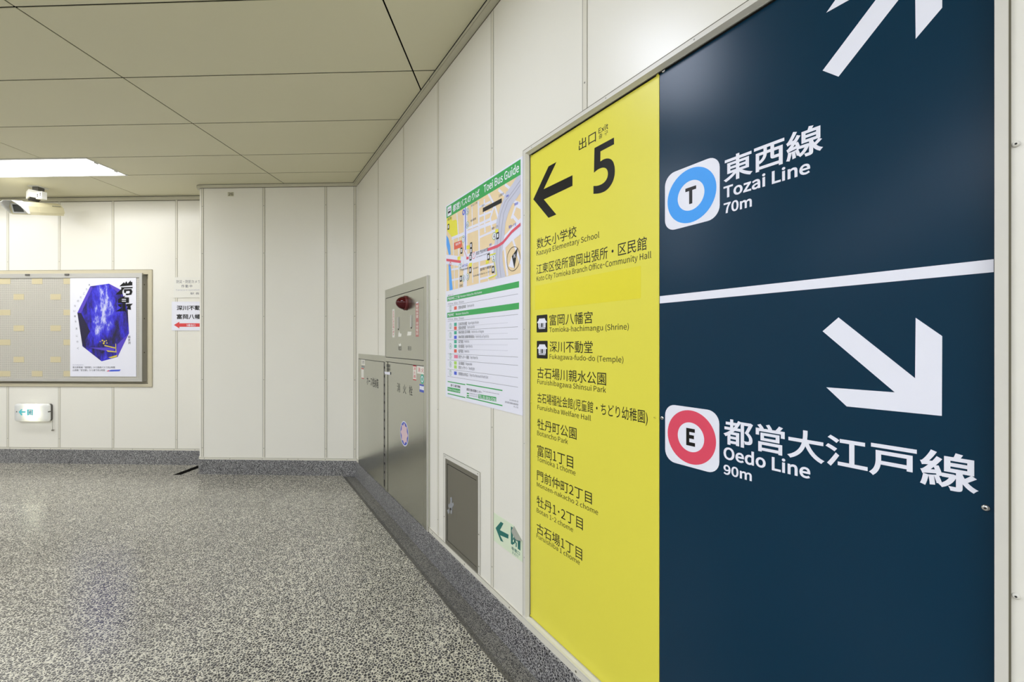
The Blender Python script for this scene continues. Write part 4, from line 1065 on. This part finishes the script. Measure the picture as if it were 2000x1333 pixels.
# --- poster pinned to it
PO = BF - .0035
pz = lambda x, y: FW.uv(x / 3.92, 520 + y / 3.92, PO)
u0, v1 = pz(537, 93); u1, v0 = pz(1042, 847)
po = thing('cave_poster', 'white poster with a blue cave picture on the notice board', 'poster', FW, (u0, PO, v0))
m = MB(); m.box(u0, u1, PO - .004, PO, v0, v1, PAPER); part(m, 'sheet', po)
OUT = [(692, 155), (835, 135), (930, 185), (978, 330), (988, 515), (900, 697), (778, 730), (632, 615), (593, 358)]
VIOLET = mat('violet_facet', (88, 66, 200), 0.4); YGLOW = mat('yellow_walkway_print', (220, 200, 70), 0.4); NIGHT = mat('dark_blue_print', (24, 16, 58), 0.4)
m = MB(); m.poly([pz(*p) for p in OUT], PO + .0005, CAVE)
m.poly([pz(*p) for p in ((692, 155), (710, 165), (622, 360), (593, 358))], PO + .001, VIOLET)
m.poly([pz(*p) for p in ((835, 135), (930, 185), (940, 230), (850, 160))], PO + .001, VIOLET)
m.poly([pz(*p) for p in ((593, 358), (622, 360), (690, 500), (640, 590), (632, 615))], PO + .001, NIGHT)
m.poly([pz(*p) for p in ((988, 515), (900, 697), (888, 690), (900, 600), (940, 560))], PO + .001, VIOLET)
m.poly([pz(*p) for p in ((690, 625), (880, 625), (870, 660), (760, 640))], PO + .0012, VIOLET)
for pts in (((800, 604), (890, 625), (890, 634), (800, 612)), ((815, 645), (895, 655), (892, 662), (825, 656)), ((830, 700), (900, 680), (895, 696), (850, 706)), ((884, 595), (890, 595), (892, 655), (886, 655))):
    m.poly([pz(*p) for p in pts], PO + .0014, YGLOW)
for x, y, r in ((768, 578, 5), (785, 570, 8), (800, 578, 8), (815, 572, 6), (795, 592, 9), (820, 590, 6)): m.disc(*pz(x, y), r * .0011, PO + .0014, YGLOW, 10)
part(m, 'cave_picture', po, 'blue cavern picture in an eight sided outline')
m = MB()
def bl(*pts): m.poly([pz(*p) for p in pts], PO + .0016, BLACK)
# bold angular title of two characters
bl((918, 152), (950, 124), (958, 134), (968, 116), (978, 134), (1002, 110), (1002, 122), (1014, 122), (1014, 148), (918, 156))
bl((928, 163), (1016, 160), (1016, 170), (952, 172), (938, 190), (938, 218), (886, 218), (930, 176))
bl((950, 178), (1006, 176), (1015, 196), (1006, 220), (968, 224), (962, 212), (990, 210), (996, 198), (990, 190), (966, 192), (966, 206), (950, 206))
bl((905, 254), (930, 240), (962, 226), (952, 240), (988, 240), (988, 282), (905, 284)); bl((936, 284), (960, 284), (966, 356), (956, 346), (938, 346))
bl((905, 292), (934, 290), (930, 320), (906, 304)); bl((885, 348), (934, 318), (936, 346)); bl((968, 290), (1018, 288), (1000, 306), (1004, 336), (970, 330), (978, 312), (968, 308))
for a_, b_ in (((934, 252), (966, 258)), ((934, 266), (966, 272))): m.poly([pz(a_[0], a_[1]), pz(b_[0], a_[1]), pz(b_[0], b_[1]), pz(a_[0], b_[1])], PO + .002, PAPER)
part(m, 'title', po, 'bold black angular title')
m = MB()
path = [(684, 140), (645, 230), (607, 270), (575, 310), (572, 355), (576, 400), (584, 470), (590, 540), (596, 625)]
body = '見たことのない青を見に'
pts = [(684, 145), (665, 178), (644, 210), (620, 238), (598, 268), (575, 305), (570, 345), (574, 385), (580, 425), (586, 480), (590, 535), (593, 580), (597, 630)]
for (x, y), ch in zip(pts, '見たことのない青を見に行く'):
    u, v = pz(x, y); m.text(ch, (u - .010, v - .010, u + .010, v + .010), PO + .0006, GREY_INK)
def pt(body, xl, yt, yb_, xr, mm=GREY_INK, bold=.002): a, b = pz(xl, yt), pz(xr, yb_); m.text(body, (a[0], b[1], b[0], a[1]), PO + .0006, mm, bold)
pt('東北新幹線「盛岡駅」から路線バスで約2時間', 556, 768, 784, 880); pt('山田線「宮古駅」から車で約1時間', 556, 790, 806, 803)
pt('岩手県岩泉町', 556, 754, 761, 640, PALE_INK)
u, v = pz(992, 545); a = pz(1000, 600)[1]; vtext(m, '龍泉洞', u - .016, a, u + .010, pz(985, 532)[1], PO + .0006, GREY_INK, .003)
for pts_ in ((812, 806), (925, 796)): pass
m.poly([pz(*p) for p in ((815, 806), (850, 795), (925, 793), (915, 806), (850, 808))], PO + .0006, MAPB); m.poly([pz(*p) for p in ((815, 806), (835, 797), (840, 801), (830, 808))], PO + .0009, MAPR)
part(m, 'small_print', po, 'small grey lettering')

# ================================================================== NOTICES AT THE PIER EDGE
fq = lambda x, y: FW.uv(x, y, .0045)
u0, v1 = fq(339.2, 542); v0 = fq(339.2, 582)[1]; u1 = u0 + .36
cn = thing('camera_notice', 'small white camera in operation notice, upper of two beside the pier', 'notice', FW, ((u0 + u1) / 2, 0, v0))
m = MB(); m.box(u0, u1, .0028, .0045, v0, v1, OLDPAPER); part(m, 'sheet', cn)
s_ = (v1 - v0) / 177.0
K = lambda x, y: (u0 + (x - 1507) * s_, v1 - (y - 898) * s_)
def kt(m, body, xl, yt, yb_, xr, mm, bold=.002): a, b = K(xl, yt), K(xr, yb_); m.text(body, (a[0], b[1], b[0], a[1]), .0047, mm, bold)
m = MB(); kt(m, '防災・防犯カメラ', 1532, 922, 950, 1742, GREY_INK); kt(m, '作 動 中', 1576, 962, 988, 1672, GREY_INK, .004); kt(m, 'Camera in operation', 1528, 1000, 1018, 1735, PALE_INK); kt(m, '駅 長', 1655, 1030, 1048, 1735, GREY_INK, .003)
part(m, 'lettering', cn)
u0, v1 = fq(335.4, 589.6); v0 = fq(335.4, 646)[1]; u1 = u0 + .36
tn = thing('temple_notice', 'white notice with a red arrow, lower of two beside the pier', 'notice', FW, ((u0 + u1) / 2, 0, v0))
m = MB(); m.box(u0, u1, .0028, .0045, v0, v1, PAPER); part(m, 'sheet', tn)
s_ = (v1 - v0) / 250.0
K = lambda x, y: (u0 + (x - 1490) * s_, v1 - (y - 1110) * s_)
m = MB(); kt(m, '深川不動堂', 1534, 1143, 1186, 1800, INK, .010); kt(m, '富岡八幡宮', 1534, 1218, 1262, 1800, INK, .010); part(m, 'lettering', tn)
m = MB(); m.poly([K(*p) for p in ((1510, 1312), (1558, 1284), (1558, 1298), (1800, 1298), (1800, 1328), (1558, 1328), (1558, 1342))], .0047, REDARROW); part(m, 'arrow', tn, 'red arrow pointing left')
m = MB(); a, b = K(1622, 1304), K(1700, 1324); m.text('5番出口', (a[0], b[1], b[0], a[1]), .0049, PAPER, .006); part(m, 'exit_lettering', tn)

# ================================================================== LIT EXIT LAMP, LOW ON THE FAR WALL
u0, v1 = FW.uv(29.5, 789, .03); u1, v0 = FW.uv(97, 824, .03)
el = thing('exit_lamp', 'lit white exit lamp with a cyan arrow, low on the far wall', 'exit light', FW, ((u0 + u1) / 2, 0, v0))
uc, vc, w, h = (u0 + u1) / 2, (v0 + v1) / 2, u1 - u0, v1 - v0
m = MB(); m.slab(rrect(u0 + .004, v0 + .004, u1 - .001, v1 - .002, .022), 0, .019, GREY_PLASTIC); part(m, 'back_box', el, 'dark grey back box')
m = MB(); base_o = rrect(u0, v0, u1, v1, .028, 6); n = len(base_o); V, Fc = [], []
prof = [(1.0, .020), (1.0, .030), (.985, .037), (.93, .043), (.75, .048), (.5, .051), (.25, .053), (.05, .0535)]
for s, d in prof: V += [(uc + (a - uc) * s, d, vc + (b - vc) * (1 - (1 - s) * 1.0)) for a, b in base_o]
for k in range(len(prof) - 1):
    for i in range(n): Fc.append((k * n + i, k * n + (i + 1) % n, (k + 1) * n + (i + 1) % n, (k + 1) * n + i))
Fc.append(tuple((len(prof) - 1) * n + i for i in range(n)))
m.add(V, Fc, SHELL, True); part(m, 'cover', el, 'bulging milky cover')
m = MB(); m.box(u0 + .01, u1 - .01, 0.0192, .0196, v0 + .01, v1 - .01, CAMERA_WHITE)
m.tube([(uc - .03, .030, vc), (uc + .07, .030, vc)], .006, TUBE, 10); part(m, 'lamp_tube', el)
CV = lambda x, y: FW.uv(x / 5.0, 740 + y / 5.0, .055)
m = MB(); m.poly([CV(*p) for p in ((180, 325), (208, 298), (220, 302), (205, 319), (250, 319), (250, 333), (205, 333), (220, 356), (208, 360))], 0.0545, CYANPRINT); part(m, 'arrow', el, 'cyan arrow pointing left')
m = MB(); a, b = CV(264, 300), CV(324, 360); gw, gh = b[0] - a[0], a[1] - b[1]; P = lambda x, y: (a[0] + x * gw, b[1] + y * gh)
m.poly([P(0, 0), P(1, 0), P(1, 1), P(0, 1)], 0.0545, CYANPRINT); runner(m, P, gw, gh, 0.0545, CAMERA_WHITE, CYANPRINT); part(m, 'running_man_pictogram', el)
for x in (155, 466):
    m = MB(); u, v = CV(x, 325); m.lathe(u, v, [(.006, .03), (.006, .049), (.003, .050)], GREY_PLASTIC, 10); part(m, 'screw', el)
u = CV(468, 420)[0]
m = MB(); m.tube([(u, .014, v0 + .006), (u + .001, .016, v0 - .04), (u + .002, .014, v0 - .085)], .0016, CORD, 6); cord = part(m, 'pull_cord', el)
m = MB(); m.lathe(u + .002, v0 - .092, [(.002, .004), (.008, .010), (.008, .020), (.002, .024)], CORD, 10); m.tube([(u + .002, .014, v0 - .09), (u + .024, .014, v0 - .088)], .0018, CORD, 6); part(m, 'cord_knob', cord)

# ================================================================== SECURITY CAMERA
r = ray(75, 366); t = (HC - CAM_H) / r.z; mp = EYE + r * t           # where its post meets the ceiling
sc = bpy.data.objects.new('security_camera', None); COL.objects.link(sc); sc.location = (mp.x, mp.y, HC)
tag(sc, 'cream box security camera hanging from the ceiling over the notice board', 'security camera'); sc['_a'] = [0, 0, 0]
def cpart(mb, name, parent=None, label=None, rot=0.0, off=(0, 0, 0), tilt=0.0):
    o = link(mb, name, (0, 0, 0)); o.parent = parent or sc
    o.location = off; o.rotation_euler = (0, tilt, rot)
    if label: o['label'] = label
    return o
m = MB(); m.lathe(0, 0, [(.05, 0), (.05, .004)], CAMERA_WHITE, 20)
post = MB(); post.box(-.028, .028, -.028, .028, -.052, 0, GREY_PLASTIC)
post.box(-.05, .05, -.05, .05, -.004, 0, CAMERA_WHITE); cpart(post, 'ceiling_post')
m = MB(); m.box(-.07, .062, -.045, .045, -.115, -.046, CAMERA_WHITE); m.box(-.055, .05, -.035, .035, -.128, -.115, DARK); cpart(m, 'bracket_box', None, None, math.radians(-32), (-.028, -.01, 0))
m = MB(); m.box(-.03, .04, -.02, .02, -.125, -.055, CAMERA_WHITE)
for v in (-.085, -.1): m.disc(-.01, v, .006, .0205, DARK, 8); m.disc(.022, v + .01, .006, .0205, DARK, 8)
cpart(m, 'bracket_arm', None, None, math.radians(-6), (.05, -.02, 0))
# housing, its long axis along local x (lens end at -x), turned so the lens looks left and out into the hall
HL = .42
m = MB()
sect = [(-.066, -.122), (.066, -.122), (.075, -.095), (.075, -.045), (.060, -.018), (.035, -.004), (-.035, -.004), (-.060, -.018), (-.075, -.045), (-.075, -.095)]
n = len(sect)
V = [(x, y, z) for x, k in ((-HL * .5 + .05, 1), (HL * .5 - .01, 1), (HL * .5, .93)) for y, z in [(a * k, (b + .062) * k - .062) for a, b in sect]]
Fc = [(j * n + i, j * n + (i + 1) % n, (j + 1) * n + (i + 1) % n, (j + 1) * n + i) for j in range(2) for i in range(n)]
m.add(V, Fc + [tuple(range(n))[::-1], tuple(range(2 * n, 3 * n))], CAMERA_CREAM)
m.box(-HL * .5 + .16, HL * .5 - .004, .0752, .0775, -.100, -.046, CAMERA_CREAM)
m.box(HL * .5 - .12, HL * .5 - .03, .0752, .0765, -.036, -.030, GREYFOIL)
HR, HO, HTILT = math.radians(98), (-.01, -.03, -.150), math.radians(-15)
house = cpart(m, 'housing', None, None, HR, HO, HTILT)
m = MB()                                       # front plate with the dark window
x = -HL * .5 + .048
m.add([(x, -.056, -.112), (x, .056, -.112), (x, .058, -.022), (x, -.058, -.022)], [(3, 2, 1, 0)], CAMERA_WHITE)
m.add([(x - .002, -.042, -.098), (x - .002, .040, -.098), (x - .002, .040, -.034), (x - .002, -.042, -.034)], [(3, 2, 1, 0)], GLASS_DARK)
w_ = link(m, 'window', (0, 0, 0)); w_.parent = house; w_['label'] = 'dark glass window at the lens end'
m = MB()                                       # sun hood: roof running forward past the window with sloping cheeks
x0, x1 = -HL * .5 - .035, -HL * .5 + .06
hood = [(.078, -.112), (.078, -.046), (.062, -.016), (.036, .000), (-.036, .000), (-.062, -.016), (-.078, -.046), (-.078, -.112)]
fx = [x1 - .02, x0 + .02, x0, x0, x0, x0, x0 + .02, x1 - .02]
V = [(fx[i], a, b) for i, (a, b) in enumerate(hood)] + [(x1, a, b) for a, b in hood]
V += [(fx[i] + (.002), a * .94, b - .004) for i, (a, b) in enumerate(hood)] + [(x1, a * .94, b - .004) for a, b in hood]
k = len(hood)
Fc = [(i, i + 1, k + i + 1, k + i) for i in range(k - 1)] + [(2 * k + i + 1, 2 * k + i, 3 * k + i, 3 * k + i + 1) for i in range(k - 1)] + [(i + 1, i, 2 * k + i, 2 * k + i + 1) for i in range(k - 1)]
m.add(V, Fc, CAMERA_WHITE); h_ = link(m, 'sun_hood', (0, 0, 0)); h_.parent = house

# tidy the bookkeeping property
for o in bpy.data.objects:
    if '_a' in o.keys(): del o['_a']
